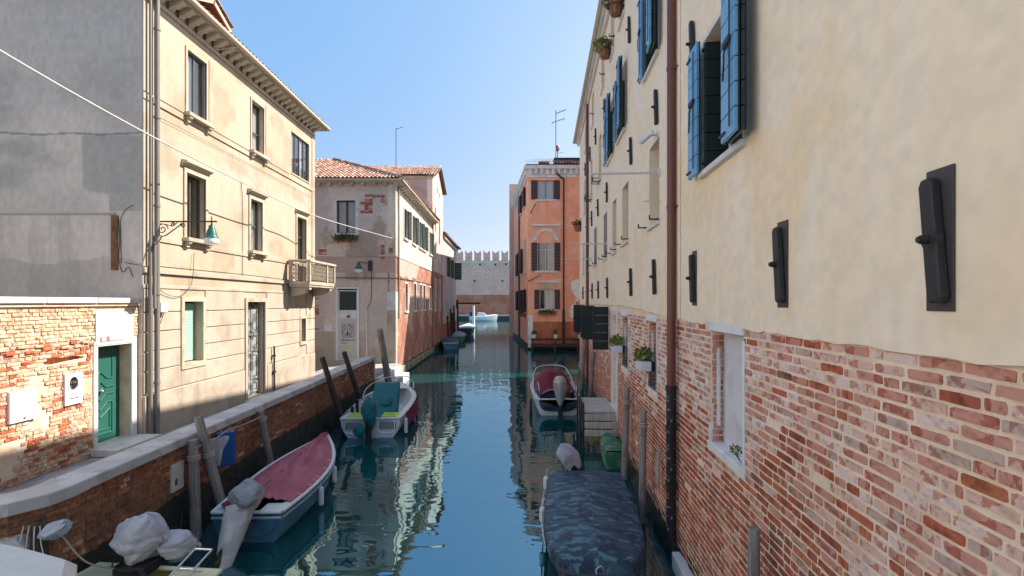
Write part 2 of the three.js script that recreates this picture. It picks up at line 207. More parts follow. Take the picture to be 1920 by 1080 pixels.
function brickField(parent, owner, u0, u1, v0, v1, o) {  // o: holes, tint(u,v,q)->name, L, H, joint, proud, z, budget
  const q = rng(o.seed ?? 3), L = o.L ?? 0.265, H = o.H ?? 0.073, J = o.joint ?? 0.014, list = []; parent.updateWorldMatrix(true, false);
  const rows = Math.round((v1 - v0) / H);
  for (let r = 0; r < rows; r++) {
    const y = v0 + (r + 0.5) * (v1 - v0) / rows; let x = u0 + (r % 2 ? -q() * 0.13 : -q() * 0.05);
    while (x < u1 - 0.03) {
      const w = (q() < (o.headers ?? 0.38) ? L * 0.49 : L) * (0.94 + 0.12 * q()), a = Math.max(x, u0), b = Math.min(x + w - J * (0.7 + 0.7 * q()), u1); x += w;
      const cuts = (o.holes ?? []).filter((h) => y + H * 0.4 > h[2] && y - H * 0.4 < h[3] && b > h[0] && a < h[1]);
      let A = a, B = b; for (const h of cuts) { if (A >= h[0]) A = Math.max(A, h[1]); else B = Math.min(B, h[0]); }
      if (B - A < 0.035 || q() < (o.lost ?? 0)) continue; if (o.skip && o.skip((A + B) / 2, y)) continue;
      const t = o.tint((A + B) / 2, y, q); if (!t) continue;
      const k = Math.floor(q() * 10), pr = (o.proud ?? 0.007) * (0.55 + 0.9 * q()), hh = H - J * (0.75 + 0.5 * q());
      const s = seen(parent, (A + B) / 2, y, o.z ?? 0);
      list.push({ x: (A + B) / 2, y: y + (q() - 0.5) * 0.006, w: B - A, h: hh, pr, k, t, rot: (q() - 0.5) * 0.025, flip: q() < 0.5, d: s ? s.d : 0, in: s && s.in });
    }
  }
  list.sort((a, b) => (b.in - a.in) || a.d - b.d);
  const few = [], m4 = new THREE.Matrix4();
  list.forEach((e, i) => {
    const z = (o.z ?? 0), g = brickShapes[e.k];
    if (e.in && i < (o.budget ?? 300)) { const b = new THREE.Mesh(g, brickMats[e.t]); b.name = 'brick'; b.position.set(e.x, e.y, z); b.rotation.z = e.rot + (e.flip ? PI : 0); b.scale.set(e.w, e.h, e.pr); owner.add(b); }
    else { m4.compose(V(e.x, e.y, z), new THREE.Quaternion().setFromAxisAngle(V(0, 0, 1), e.rot + (e.flip ? PI : 0)), V(e.w, e.h, e.pr)); const gg = g.clone().applyMatrix4(m4); const c = brickTints[e.t], f = 0.88 + 0.24 * q(); few.push(tinted(gg, limedSet.has(e.t) ? c.map((v) => v * f * 1.06) : c.map((v) => v * f))); }
  });
  if (few.length) { const m = part(owner, 'bricks', merge(few, true), bricksMat); m.userData.kind = 'stuff'; }
  return list.length;
}
// ---------------------------------------------------------------- leaves, tiles
function foliage(n, rx, ry, rz, size, cols, seed) {
  const q = rng(seed), pos = [], col = [];
  for (let i = 0; i < n; i++) {
    const a = q() * 2 * PI, b = Math.acos(2 * q() - 1), r = 0.45 + 0.6 * q(), c = V(rx * r * Math.sin(b) * Math.cos(a), ry * r * Math.cos(b), rz * r * Math.sin(b) * Math.sin(a));
    const d = V(q() - 0.5, q() - 0.2, q() - 0.5).normalize(), e = V(q() - 0.5, q() - 0.5, q() - 0.5).cross(d).normalize(), s = size * (0.6 + 0.8 * q()), w = s * 0.34;
    const A = c, B = c.clone().addScaledVector(d, s * 0.5).addScaledVector(e, w), C = c.clone().addScaledVector(d, s), D = c.clone().addScaledVector(d, s * 0.5).addScaledVector(e, -w);
    pos.push(...A.toArray(), ...B.toArray(), ...C.toArray(), ...A.toArray(), ...C.toArray(), ...D.toArray()); const k = cols[Math.floor(q() * cols.length)], f = 0.7 + 0.6 * q(); for (let j = 0; j < 6; j++) col.push(k[0] * f, k[1] * f, k[2] * f);
  }
  const g = new THREE.BufferGeometry(); g.setAttribute('position', new THREE.Float32BufferAttribute(pos, 3)); g.setAttribute('color', new THREE.Float32BufferAttribute(col, 3)); g.computeVertexNormals(); g.setAttribute('uv', new THREE.BufferAttribute(new Float32Array(pos.length / 3 * 2), 2)); return g;
}
const GREEN = [[0.05, 0.10, 0.02], [0.08, 0.14, 0.03], [0.12, 0.15, 0.04], [0.03, 0.07, 0.02]];
// pantiles over a roof plane: origin o, along-eave vector a (length la), up-slope vector b (length lb), inside(x,y) test
function tiles(o, a, b, inside, seed, pw = 0.2, ph = 0.34) {
  const q = rng(seed), la = a.length(), lb = b.length(), A = a.clone().normalize(), B = b.clone().normalize(), N = A.clone().cross(B).normalize(), out = []; if (N.y < 0) N.negate();
  for (let i = 0; i * pw < la; i++) for (let j = 0; j * ph < lb; j++) {
    const u = (i + 0.5) * pw, v = j * ph; if (inside && !inside(u, v + ph / 2)) continue;
    const pos = [], n = 4, r0 = pw * 0.44, r1 = pw * 0.34, c = M.tile[Math.floor(q() * 5)], f = 0.75 + 0.5 * q(), sk = (q() - 0.5) * 0.02;
    const P = (k, e) => { const t = PI * k / n, r = e ? r1 : r0; return o.clone().addScaledVector(A, u + sk - Math.cos(t) * r).addScaledVector(B, v + (e ? ph * 1.06 : 0)).addScaledVector(N, Math.sin(t) * r * 0.9 + (e ? 0.0 : 0.022)).toArray(); };
    for (let k = 0; k < n; k++) pos.push(...P(k, 0), ...P(k + 1, 0), ...P(k + 1, 1), ...P(k, 0), ...P(k + 1, 1), ...P(k, 1));
    const g = new THREE.BufferGeometry(); g.setAttribute('position', new THREE.Float32BufferAttribute(pos, 3)); g.computeVertexNormals(); out.push(tinted(uvGeo(g), c.map((x) => x * f)));
  }
  return merge(out, true);
}
// ---------------------------------------------------------------- water and banks
{
  const N = 1024, q = rng(41), waves = [];
  for (let i = 0; i < 70; i++) { const k = 4 + Math.pow(q(), 1.3) * 38, a = q() * 2 * PI, kx = Math.round(k * Math.cos(a) * 0.5), ky = Math.round(k * Math.sin(a) * 1.25); if (!kx && !ky) continue; const m = Math.hypot(kx, ky); waves.push([kx, ky, q() * 6.28, Math.pow(m, -1.35)]); }
  const h = new Float32Array(N * N), tab = new Float32Array(4096); for (let i = 0; i < 4096; i++) tab[i] = Math.sin(i / 4096 * 2 * PI);
  for (const [kx, ky, p, a] of waves) { const ph = p / 6.2832 * 4096; for (let j = 0; j < N; j++) for (let i = 0; i < N; i++) h[j * N + i] += a * tab[(((kx * i + ky * j) * 4 + ph) | 0) & 4095]; }
  let lo = 1e9, hi = -1e9; for (const x of h) { lo = Math.min(lo, x); hi = Math.max(hi, x); }
  const d = new Float32Array(N * N * 4); for (let i = 0; i < N * N; i++) { d[4 * i] = d[4 * i + 1] = d[4 * i + 2] = (h[i] - lo) / (hi - lo); d[4 * i + 3] = 1; }
  const t = finish(new THREE.DataTexture(d, N, N, THREE.RGBAFormat, THREE.FloatType), 5.2, 5.2, false);
  const water = mat([0.004, 0.056, 0.054], { rough: 0.015, ior: 3.9, specularColor: new THREE.Color().setRGB(0.52, 0.84, 1), bumpMap: t, bumpScale: 0.0095 });
  const g = new THREE.PlaneGeometry(340, 340, 1, 1).rotateX(-PI / 2).translate(0, 0, -120), uv = g.attributes.uv; for (let i = 0; i < uv.count; i++) uv.setXY(i, uv.getX(i) * 340, uv.getY(i) * 340);
  structure('canal_water', g, water);
}
const pavement = structure('fondamenta_pavement', bx(-8.7, -5.62, -0.6, 0.765, -25.48, 3), M.paving[0]);
{
  const q = rng(8); let z = -4.2;
  while (z > -25.3) { const w = 0.5 + 0.12 * q(); let x = -8.25; while (x < -5.75) { const l = Math.min(0.62 + 0.5 * q(), -5.7 - x); if (l > 0.08) part(pavement, 'paving_slab', rbx(x, x + l - 0.008, 0.72, 0.798 + 0.004 * q(), z - w + 0.008, z, 0.008), M.paving[Math.floor(q() * 3)]); x += l; } z -= w; }
}
function skirt(len, top, drop, out, seed, n = 80) {   // weedy foot of a canal wall
  const pos = [], id = [], m = 8, q = rng(seed);
  for (let i = 0; i <= n; i++) { const u = i / n * len, t = top + (noise2(u * 1.7, seed, 3) - 0.5) * 0.16 + (q() - 0.5) * 0.05; for (let j = 0; j <= m; j++) { const s = j / m; pos.push(u, mix(t, -drop, s), 0.012 + out * s * (0.5 + noise2(u * 2.3 + j, j * 1.3 + seed, 9)) + (q() - 0.5) * 0.03 * (j > 0)); } }
  for (let i = 0; i < n; i++) for (let j = 0; j < m; j++) { const a = i * (m + 1) + j, b = a + m + 1; id.push(a, a + 1, b, b, a + 1, b + 1); }
  const g = new THREE.BufferGeometry(); g.setAttribute('position', new THREE.Float32BufferAttribute(pos, 3)); g.setIndex(id); g.computeVertexNormals(); return uvGeo(g);
}
// ---------------------------------------------------------------- windows and shutters
const uRing = (w, h, t, z0, z1) => ext([[-w / 2 - t, 0], [-w / 2, 0], [-w / 2, h], [w / 2, h], [w / 2, 0], [w / 2 + t, 0], [w / 2 + t, h + t], [-w / 2 - t, h + t]], z1 - z0).translate(0, 0, z0);
const ring = (w, h, t, z0, z1, r = t) => ext(rectP(-w / 2 - t, w / 2 + t, -r, h + t), z1 - z0, [rectP(-w / 2, w / 2, 0, h)]).translate(0, 0, z0);
function windowUnit(p, pos, ry, w, h, o = {}) {
  const g = sub(p, o.name ?? 'window', pos, ry), rec = o.rec ?? 0.14, cols = o.cols ?? 2, rows = o.rows ?? 1, fm = o.frame ?? M.frameDark, t = o.ft ?? 0.045;
  if (o.surround) part(g, 'surround', ring(w, h, o.surround, -0.02, o.sp ?? 0.035), o.sm ?? M.trim);
  const fr = [ext(rectP(-w / 2 + 0.002, w / 2 - 0.002, 0.002, h - 0.002), 0.05, [rectP(-w / 2 + t, w / 2 - t, t, h - t)]).translate(0, 0, -rec - 0.05)];
  const iw = w - 2 * t, ih = h - 2 * t;
  for (let i = 1; i < cols; i++) { const x = -iw / 2 + iw * i / cols; fr.push(bx(x - t * 0.6, x + t * 0.6, t, h - t, -rec - 0.046, -rec - 0.004)); }
  for (let j = 1; j < rows; j++) { const y = t + ih * (o.split ?? j / rows); fr.push(bx(-iw / 2, iw / 2, y - t * 0.5, y + t * 0.5, -rec - 0.044, -rec - 0.006)); }
  part(g, 'frame', merge(fr), fm);
  for (let i = 0; i < cols; i++) for (let j = 0; j < rows; j++) { const y0 = j ? t + ih * (o.split ?? j / rows) : t, y1 = j < rows - 1 ? t + ih * (o.split ?? (j + 1) / rows) : h - t; part(g, 'pane', bx(-iw / 2 + iw * i / cols, -iw / 2 + iw * (i + 1) / cols, y0, y1, -rec - 0.03, -rec - 0.026), o.glass ?? M.glass); }
  if (o.curtain) for (const [a, b, m] of o.curtain) { const cg = new THREE.PlaneGeometry(iw * (b - a), ih, 24, 1), pp = cg.attributes.position; for (let i = 0; i < pp.count; i++) pp.setZ(i, 0.025 * Math.sin(pp.getX(i) * 45)); cg.computeVertexNormals(); const uv = cg.attributes.uv; for (let i = 0; i < uv.count; i++) uv.setXY(i, uv.getX(i) * iw, uv.getY(i) * ih); part(g, 'curtain', cg, m, [-iw / 2 + iw * (a + b) / 2, h / 2, -rec - 0.085]); }
  if (o.sill) { const [sw, sh, sd] = o.sill; part(g, 'sill', rbx(-w / 2 - sw, w / 2 + sw, -sh - 0.001, -0.001, -rec + 0.01, sd, 0.012), o.sillMat ?? M.trim); }
  if (o.brackets) for (const s of [-1, 1]) part(g, 'sill_bracket', ext([[0, 0], [o.brackets[0], 0], [o.brackets[0] * 0.9, -0.05], [o.brackets[0] * 0.5, -0.1], [o.brackets[0] * 0.55, -0.14], [0.02, -0.19], [0, -0.19]], 0.12).rotateY(-PI / 2).translate(0.06, 0, 0), o.sillMat ?? M.trim, [s * (w / 2 + o.sill[0] - 0.12), -o.sill[1] - 0.002, 0.0]);
  if (o.hood) { const [hw, hd] = o.hood; part(g, 'hood', ext([[0, 0], [0.04, 0], [0.05, 0.05], [hd * 0.7, 0.07], [hd, 0.1], [hd, 0.14], [0, 0.17]], w + 2 * hw).rotateY(-PI / 2).translate(w / 2 + hw, 0, 0), o.hoodMat ?? M.trim, [0, h + (o.surround ?? 0) + 0.02, 0]); }
  return g;
}
// a shutter leaf hinged at x = 0, reaching to +x, boards laid across it
function shutter(p, pos, ry, w, h, m, n = 7, boards = true, iron = true) {
  const g = sub(p, 'shutter', pos, ry), bh = h / n, list = [];
  for (let i = 0; i < n; i++) { const b = rbx(0.004, w - 0.004, i * bh + 0.004, (i + 1) * bh - 0.004, 0, 0.032, 0.006); if (boards) part(g, 'board', b, m); else list.push(b); }
  if (!boards) part(g, 'leaf', merge(list), m);
  part(g, 'batten', merge([bx(0.0, 0.03, 0, h, -0.012, -0.001), bx(w - 0.035, w - 0.003, 0.01, h - 0.01, -0.012, -0.001)]), M.shutterGreen);
  if (iron) part(g, 'bolt', merge([tube([[w * 0.3, h * 0.36, 0.05], [w * 0.55, h * 0.45, 0.07], [w * 0.4, h * 0.52, 0.05], [w * 0.7, h * 0.56, 0.045]], 0.009, 14, 5), tube([[w * 0.72, h * 0.05, 0.045], [w * 0.72, h * 0.95, 0.045]], 0.007, 2, 5), bx(w * 0.3, w * 0.75, h * 0.55, h * 0.585, 0.03, 0.06)]), M.iron);
  for (const y of [0.04, 0.93]) part(g, 'hinge', bx(-0.02, w * 0.35, h * y, h * (y + 0.015), -0.02, 0.045), M.iron);
  return g;
}
// ---------------------------------------------------------------- left: beige three-storey house
const beige = thing('beige_house', 'beige three-storey house with bracketed cornice, balcony and blank grey side wall', 'house', [-8.17, 0, -11.33], PI / 2);
{
  const T = beige, top = [[1.53, 2.33, 8.6, 10.2], [4.71, 5.5, 8.6, 10.2], [7.62, 9.3, 8.65, 10.18]], mid = [[1.49, 2.29, 5.46, 7.1], [4.64, 5.39, 5.46, 7.08], [8.1, 8.95, 4.6, 7.1]], low = [[1.38, 2.15, 2.31, 3.86], [4.42, 5.54, 0.84, 3.85], [8.42, 8.85, 2.3, 3.2]];
  part(T, 'wall', wallGeo(0, 9.81, -0.4, 11.0, [...top, ...mid, ...low], 0.35), M.facade);
  const greyTexMap = colorTex(512, 7, (u, v) => {
    const X = u * 7 - 7, Y = v * 12, n = fbm(u, v, 5, 6, 401), m = fbm(u, v, 4, 5, 411, 1, 3), f = fbm(u, v, 90, 3, 421), w = (fbm(u, v, 9, 6, 431) - 0.5) * 0.42;
    let q = mix3([0.70, 0.585, 0.50], [0.60, 0.51, 0.445], ss(0.4, 0.6, n)); const D = [0.40, 0.35, 0.31];
    q = mix3(q, D, 0.7 * ss(-1.36, -1.30, X + w * 0.5) * ss(6.3, 6.4, Y + w) * ss(7.6, 7.5, Y + w * 0.3)); if (X > -0.82 + w && Y > 5.85 && Y < 6.36 + w) q = mix3(q, [0.43, 0.39, 0.345], 0.8);
    q = mix3(q, D, 0.75 * ss(0.5, 0.66, m) * ss(6.2, 6.6, Y + w) * ss(7.6, 7.4, Y + w)); q = mix3(q, D, 0.55 * ss(0.46, 0.66, fbm(u, v, 3, 6, 441, 1, 2)) * ss(7.5, 8.2, Y));
    if (Math.abs(Y - 7.56 - w * 0.3) < 0.02) q = mix3(q, [0.12, 0.11, 0.11], 0.6); if (X > -0.8 + w * 3 && X < -0.1 && Y > 7.7 && Y < 8.4 + w * 4) q = mix3(q, [0.57, 0.45, 0.39], 0.5);
    if (Y < 5.8 && X < -0.62) q = mix3([0.72, 0.59, 0.50], [0.61, 0.50, 0.43], ss(0.4, 0.6, fbm(u, v, 3, 5, 451, 8, 1))); if (Y < 4.75 + w) q = mix3(q, [0.44, 0.37, 0.325], 0.6); const k = 0.86 + 0.28 * f; return q.map((x) => x * k); }, 512, 12);
  const gm = mat(W1, { map: greyTexMap, bumpMap: bumpPlaster, bumpScale: 0.012 });
  part(T, 'side_wall', bx(-0.012, 0.3, -0.4, 10.99, -12, -0.012), gm);
  part(T, 'side_ledge', rbx(-0.03, 0.0, 5.77, 5.82, -4.6, -0.58, 0.008), M.mauve); part(T, 'rust_strip', bx(-0.035, 0.0, 4.55, 5.76, -0.68, -0.53), M.rust);
  part(T, 'side_cables', merge([tube([[-0.02, 5.7, -0.52], [-0.03, 5.2, -0.49], [-0.03, 4.8, -0.51], [-0.02, 4.5, -0.42], [-0.03, 4.62, -0.3], [-0.02, 4.4, -0.2]], 0.007, 30, 5), tube([[-0.02, 6.0, -0.18], [-0.03, 5.92, -0.32], [-0.02, 5.72, -0.46], [-0.03, 5.4, -0.47], [-0.02, 4.7, -0.46]], 0.006, 30, 5), tube([[-0.02, 4.72, -0.4], [-0.02, 4.66, -0.05]], 0.006, 4, 5)]), M.cable);
  part(T, 'rear_wall', merge([bx(9.5, 9.808, -0.4, 11, -12, -0.352), bx(0.3, 9.5, -0.4, 11, -12, -11.7)]), M.mauve);
  part(T, 'rooms', merge([bx(0.32, 9.48, -0.3, 10.95, -1.5, -1.4), bx(0.31, 9.49, 4.3, 4.36, -1.4, -0.37), bx(0.31, 9.49, 7.8, 7.86, -1.4, -0.37), ...[3.4, 6.6].map((x) => bx(x, x + 0.06, 0, 10.9, -1.39, -0.37))]), M.interior);
  // mouldings
  const belt = (y0, y1, z) => rbx(-0.025, 9.81, y0, y1, -0.008, z, 0.008);
  part(T, 'string_course', belt(8.36, 8.5, 0.035), M.facade); part(T, 'string_course', belt(5.24, 5.36, 0.03), M.facade); part(T, 'string_course', belt(4.5, 4.62, 0.06), M.ashlar); part(T, 'string_course', belt(4.16, 4.24, 0.03), M.ashlar); part(T, 'frieze_moulding', belt(10.66, 10.76, 0.05), M.facade);
  for (const [a, b] of [[0.36, 1.4], [2.46, 4.56], [5.64, 7.46]]) part(T, 'panel', rbx(a, b, 8.54, 10.36, -0.01, 0.02, 0.008), M.facade);
  part(T, 'corner_strip', merge([rbx(-0.02, 0.3, 4.64, 8.33, -0.01, 0.03, 0.008), rbx(-0.02, 0.3, 8.53, 10.64, -0.01, 0.03, 0.008)]), M.facade); part(T, 'corner_strip', rbx(9.55, 9.822, 4.64, 10.64, -0.2, 0.03, 0.008), M.facade);
  // ground-floor courses of ashlar, cut at the openings
  const cuts = [[1.25, 2.28], [4.26, 5.7], [8.3, 8.97]];
  for (const [y0, y1] of [[1.79, 2.28], [2.305, 2.72], [2.745, 3.16], [3.185, 3.6], [3.625, 4.14]]) { let x = 0.004; for (const c of [...cuts, [9.806, 9.9]]) { if (y0 > 2.0 || c !== cuts[0]) if (!(c === cuts[2] && y1 < 2.25)) { part(T, 'ashlar_course', rbx(x, c[0], y0, y1, -0.02, 0.028, 0.012), M.ashlar); x = c[1]; } } }
  part(T, 'plinth', merge([rbx(0.004, 4.26, -0.3, 1.765, -0.02, 0.05, 0.015), rbx(5.7, 9.806, -0.3, 1.765, -0.02, 0.05, 0.015)]), M.ashlar);
  // windows
  const cw = (h) => ({ sill: [0.14, 0.1, 0.17], brackets: [0.15], cols: 2, rows: 1 });
  windowUnit(T, [1.93, 8.6, 0], 0, 0.8, 1.6, { ...cw(), surround: 0.07, sm: M.facade, sp: 0.03, frame: mat([0.10, 0.11, 0.13], { rough: 0.4 }), curtain: [[0, 0.5, M.curtain]], rec: 0.06 });
  windowUnit(T, [5.105, 8.6, 0], 0, 0.79, 1.6, { ...cw(), cols: 1, rows: 2, split: 0.42, surround: 0.07, sm: M.facade, sp: 0.03, curtain: [[0, 1, M.curtain]] });
  windowUnit(T, [8.46, 8.65, 0], 0, 1.68, 1.53, { cols: 4, curtain: [[0, 0.28, M.curtain], [0.5, 0.8, M.curtain]], sill: [0.03, 0.06, 0.03], sillMat: M.facade, rec: 0.05, frame: mat([0.08, 0.085, 0.10], { rough: 0.4 }) });
  windowUnit(T, [1.89, 5.46, 0], 0, 0.8, 1.64, { ...cw(), surround: 0.1, hood: [0.17, 0.15], curtain: [[0, 0.5, M.curtainRed]] });
  windowUnit(T, [5.015, 5.46, 0], 0, 0.75, 1.62, { ...cw(), cols: 1, rows: 2, split: 0.5, surround: 0.1, hood: [0.17, 0.15], curtain: [[0, 1, M.curtain]] });
  windowUnit(T, [8.525, 4.6, 0], 0, 0.85, 2.5, { cols: 2, rows: 2, split: 0.72, surround: 0.1, hood: [0.15, 0.14], curtain: [[0, 0.6, M.curtainRed]], name: 'balcony_door' });
  const gw = windowUnit(T, [1.765, 2.31, 0], 0, 0.77, 1.55, { cols: 1, surround: 0.11, sp: 0.05, sill: [0.12, 0.14, 0.055], rec: 0.2 });
  part(gw, 'roller_blind', bx(-0.36, 0.36, 0.03, 1.5, -0.196, -0.18), M.blindGreen);
  windowUnit(T, [8.635, 2.3, 0], 0, 0.43, 0.9, { cols: 1, surround: 0.1, sp: 0.05, sill: [0.1, 0.12, 0.055] });
  part(T, 'lintel_panel', bx(8.42, 8.85, 3.22, 3.62, -0.02, 0.012), M.ashlar);
  // carved double door
  { const d = sub(T, 'door', [4.98, 0.84, 0]); part(d, 'surround', uRing(1.12, 3.01, 0.12, -0.02, 0.05), M.ashlar); part(d, 'doorstep', rbx(-0.75, 0.75, -0.16, -0.004, -0.3, 0.22, 0.02), M.stone);
    for (const s of [-1, 1]) { const L = [bx(s > 0 ? 0.005 : -0.555, s > 0 ? 0.555 : -0.005, 0, 3.0, -0.26, -0.2)]; for (const [a, b] of [[0.1, 0.45], [0.52, 1.35], [1.42, 1.95], [2.02, 2.9]]) { const x0 = s > 0 ? 0.07 : -0.5, x1 = s > 0 ? 0.5 : -0.07; L.push(ext(rectP(x0, x1, a, b), 0.03, [rectP(x0 + 0.06, x1 - 0.06, a + 0.06, b - 0.06)]).translate(0, 0, -0.2), rbx(x0 + 0.1, x1 - 0.1, a + 0.1, b - 0.1, -0.21, -0.18, 0.02)); } part(d, 'door_leaf', merge(L), M.oldDoor); }
    part(d, 'rail', rbx(-0.56, 0.56, 1.92, 2.0, -0.21, -0.15, 0.015), M.oldDoor); }
  // balcony
  { const b = sub(T, 'balcony', [8.55, 4.4, 0]); const x0 = -1.28, x1 = 1.28, D = 0.8;
    part(b, 'slab', merge([rbx(x0 - 0.03, x1 + 0.03, 0.07, 0.2, 0.065, D + 0.03, 0.02), rbx(x0, x1, 0, 0.068, 0.065, D, 0.015)]), M.trim);
    for (const s of [-1, 1]) part(b, 'bracket', ext([[0, 0], [D - 0.1, 0], [D - 0.1, -0.1], [D - 0.22, -0.12], [D - 0.25, -0.2], [0.3, -0.3], [0, -0.34]], 0.18).rotateY(-PI / 2).translate(0.09, 0, 0), M.trim, [s * 1.05, -0.002, 0.062]);
    for (const [x, z] of [[x0, D], [x1, D], [x0, 0.13], [x1, 0.13], [0.45, D]]) part(b, 'post', rbx(x - 0.055, x + 0.055, 0.2, 0.9, z - 0.055, z + 0.055, 0.01), M.trim);
    part(b, 'handrail', merge([rbx(x0 - 0.09, x1 + 0.09, 0.9, 0.99, D - 0.09, D + 0.09, 0.02), rbx(x0 - 0.09, x0 + 0.09, 0.9, 0.99, 0.065, D - 0.091, 0.02), rbx(x1 - 0.09, x1 + 0.09, 0.9, 0.99, 0.065, D - 0.091, 0.02)]), M.trim);
    const grille = (w, h) => { const q = rng(7), L = []; for (let i = 0; i < w / 0.16; i++) for (let j = 0; j < h / 0.16; j++) { const cx = -w / 2 + 0.09 + i * 0.16, cy = 0.09 + j * 0.155; L.push(new THREE.TorusGeometry(0.066, 0.011, 4, 10).translate(cx, cy, 0), new THREE.TorusGeometry(0.028, 0.01, 4, 8).translate(cx, cy, 0), cyl([cx + 0.08, 0, 0], [cx + 0.08, h, 0], 0.008, 0.008, 4)); } return merge(L); };
    part(b, 'grille', grille(1.6, 0.62), M.rail, [-0.42, 0.24, D]); part(b, 'grille', grille(0.7, 0.62), M.rail, [0.86, 0.24, D]); part(b, 'grille', grille(0.55, 0.62), M.rail, [x0, 0.24, 0.46], [0, PI / 2, 0]); part(b, 'grille', grille(0.55, 0.62), M.rail, [x1, 0.24, 0.46], [0, PI / 2, 0]); }
  // cornice: soffit, modillions, gutter
  part(T, 'soffit', rbx(-0.4, 10.15, 11.0, 11.06, -1, 0.42, 0.01), M.trim);
  for (let x = 0.12; x < 9.8; x += 0.365) part(T, 'cornice_bracket', ext([[0.05, 0], [0.38, 0], [0.38, -0.08], [0.3, -0.1], [0.24, -0.15], [0.14, -0.16], [0.05, -0.23]], 0.15, [], 0.008).rotateY(-PI / 2).translate(0.075, 0, 0), M.trim, [x, 10.998, 0]);
  part(T, 'gutter', merge([tube([[-0.42, 11.09, 0.47], [10.2, 11.09, 0.47]], 0.075, 2, 10), bx(-0.42, 10.2, 11.06, 11.16, 0.36, 0.47)]), M.trim);
  part(T, 'gutter_rod', merge([cyl([2.7, 10.75, 0.06], [3.1, 11.04, 0.5], 0.012), cyl([7.55, 10.72, 0.06], [7.55, 11.04, 0.5], 0.012)]), M.cableWhite);
  part(T, 'roof', merge([ext([[-0.35, 0], [10.1, 0], [7.0, 2.2], [3.0, 2.2]], 0.02).rotateX(-0.95).translate(0, 11.17, 0.42), bx(-0.35, 10.1, 11.062, 11.12, -12, 0.3)]), M.roofUnder);
  part(T, 'roof_tiles', tiles(V(-0.3, 11.2, 0.38), V(10.3, 0, 0), V(0, 1.25, -2.1), null, 61), M.tileMat).userData.kind = 'stuff';
  { const d = sub(T, 'dormer', [2.5, 10.88, -0.3]); part(d, 'dormer_wall', bx(-0.55, 0.55, -0.1, 0.75, -1.6, 0), M.terracotta); part(d, 'dormer_face', wallGeo(-0.5, 0.5, 0, 0.72, [[-0.28, 0.28, 0.15, 0.6]], 0.03).translate(0, 0, 0.035), M.trim);
    part(d, 'dormer_roof', merge([bx(-0.95, 0.02, -0.03, 0.03, -1.7, 0.42).rotateZ(0.42).translate(0, 1.12, 0), bx(-0.02, 0.95, -0.03, 0.03, -1.7, 0.42).rotateZ(-0.42).translate(0, 1.12, 0)]), mat([0.20, 0.065, 0.035], { rough: 0.8 }));
    part(d, 'barge_board', merge([bx(-0.95, 0, -0.1, 0.0, 0.4, 0.43).rotateZ(0.42).translate(0, 1.13, 0), bx(0, 0.95, -0.1, 0.0, 0.4, 0.43).rotateZ(-0.42).translate(0, 1.13, 0)]), M.trim);
    part(d, 'dormer_tiles', merge([tiles(V(-0.93, 0.80, -1.7), V(0, 0, 2.14), V(0.92, 0.41, 0), null, 62), tiles(V(0.93, 0.80, -1.7), V(0, 0, 2.14), V(-0.92, 0.41, 0), null, 63)], true), M.tileMat).userData.kind = 'stuff'; }
  // pipes, meter box, cables
  part(T, 'downpipe', merge([cyl([0.27, 0.8, 0.13], [0.27, 10.95, 0.13], 0.055, 0.055, 12), ...[2, 4, 6, 8, 10].map((y) => cyl([0.27, y, 0.13], [0.27, y + 0.05, 0.13], 0.068, 0.068, 12))]), M.pipeGrey);
  part(T, 'downpipe', merge([cyl([0.1, 0.8, 0.1], [0.1, 4.0, 0.1], 0.045, 0.045, 12), cyl([0.1, 4.0, 0.1], [0.1, 10.95, 0.1], 0.03, 0.03, 10), cyl([0.2, 3.7, 0.12], [0.2, 5.2, 0.12], 0.04)]), M.pipeGrey);
  part(T, 'meter_box', merge([rbx(0.36, 0.62, 3.6, 3.86, 0.03, 0.16, 0.03), rbx(0.34, 0.4, 3.63, 3.85, 0.03, 0.12, 0.01)]), M.frameWhite);
  part(T, 'cable', merge([tube([[0.3, 4.66, 0.075], [4, 4.67, 0.075], [7.2, 4.64, 0.08]], 0.012, 30, 5), tube([[0.2, 4.3, 0.08], [0.6, 4.05, 0.07], [1.2, 4.0, 0.07], [1.6, 4.3, 0.07], [1.75, 5.1, 0.05]], 0.007, 30, 5), tube([[0.55, 3.62, 0.1], [0.5, 3.4, 0.06], [0.35, 3.25, 0.1]], 0.008, 12, 5), tube([[4.15, 4.64, 0.03], [4.13, 7.0, 0.03], [4.05, 7.5, 0.03]], 0.009, 16, 5), tube([[0.3, 8.1, 0.05], [3.0, 8.12, 0.04], [9.5, 8.1, 0.04]], 0.006, 20, 4)]), M.cable);
  part(T, 'vent_pipe', merge([cyl([6.05, 0.85, 0.1], [6.05, 2.35, 0.1], 0.03), bx(5.99, 6.11, 1.45, 1.5, 0.05, 0.14), bx(5.99, 6.11, 2.0, 2.05, 0.05, 0.14)]), M.iron);
}
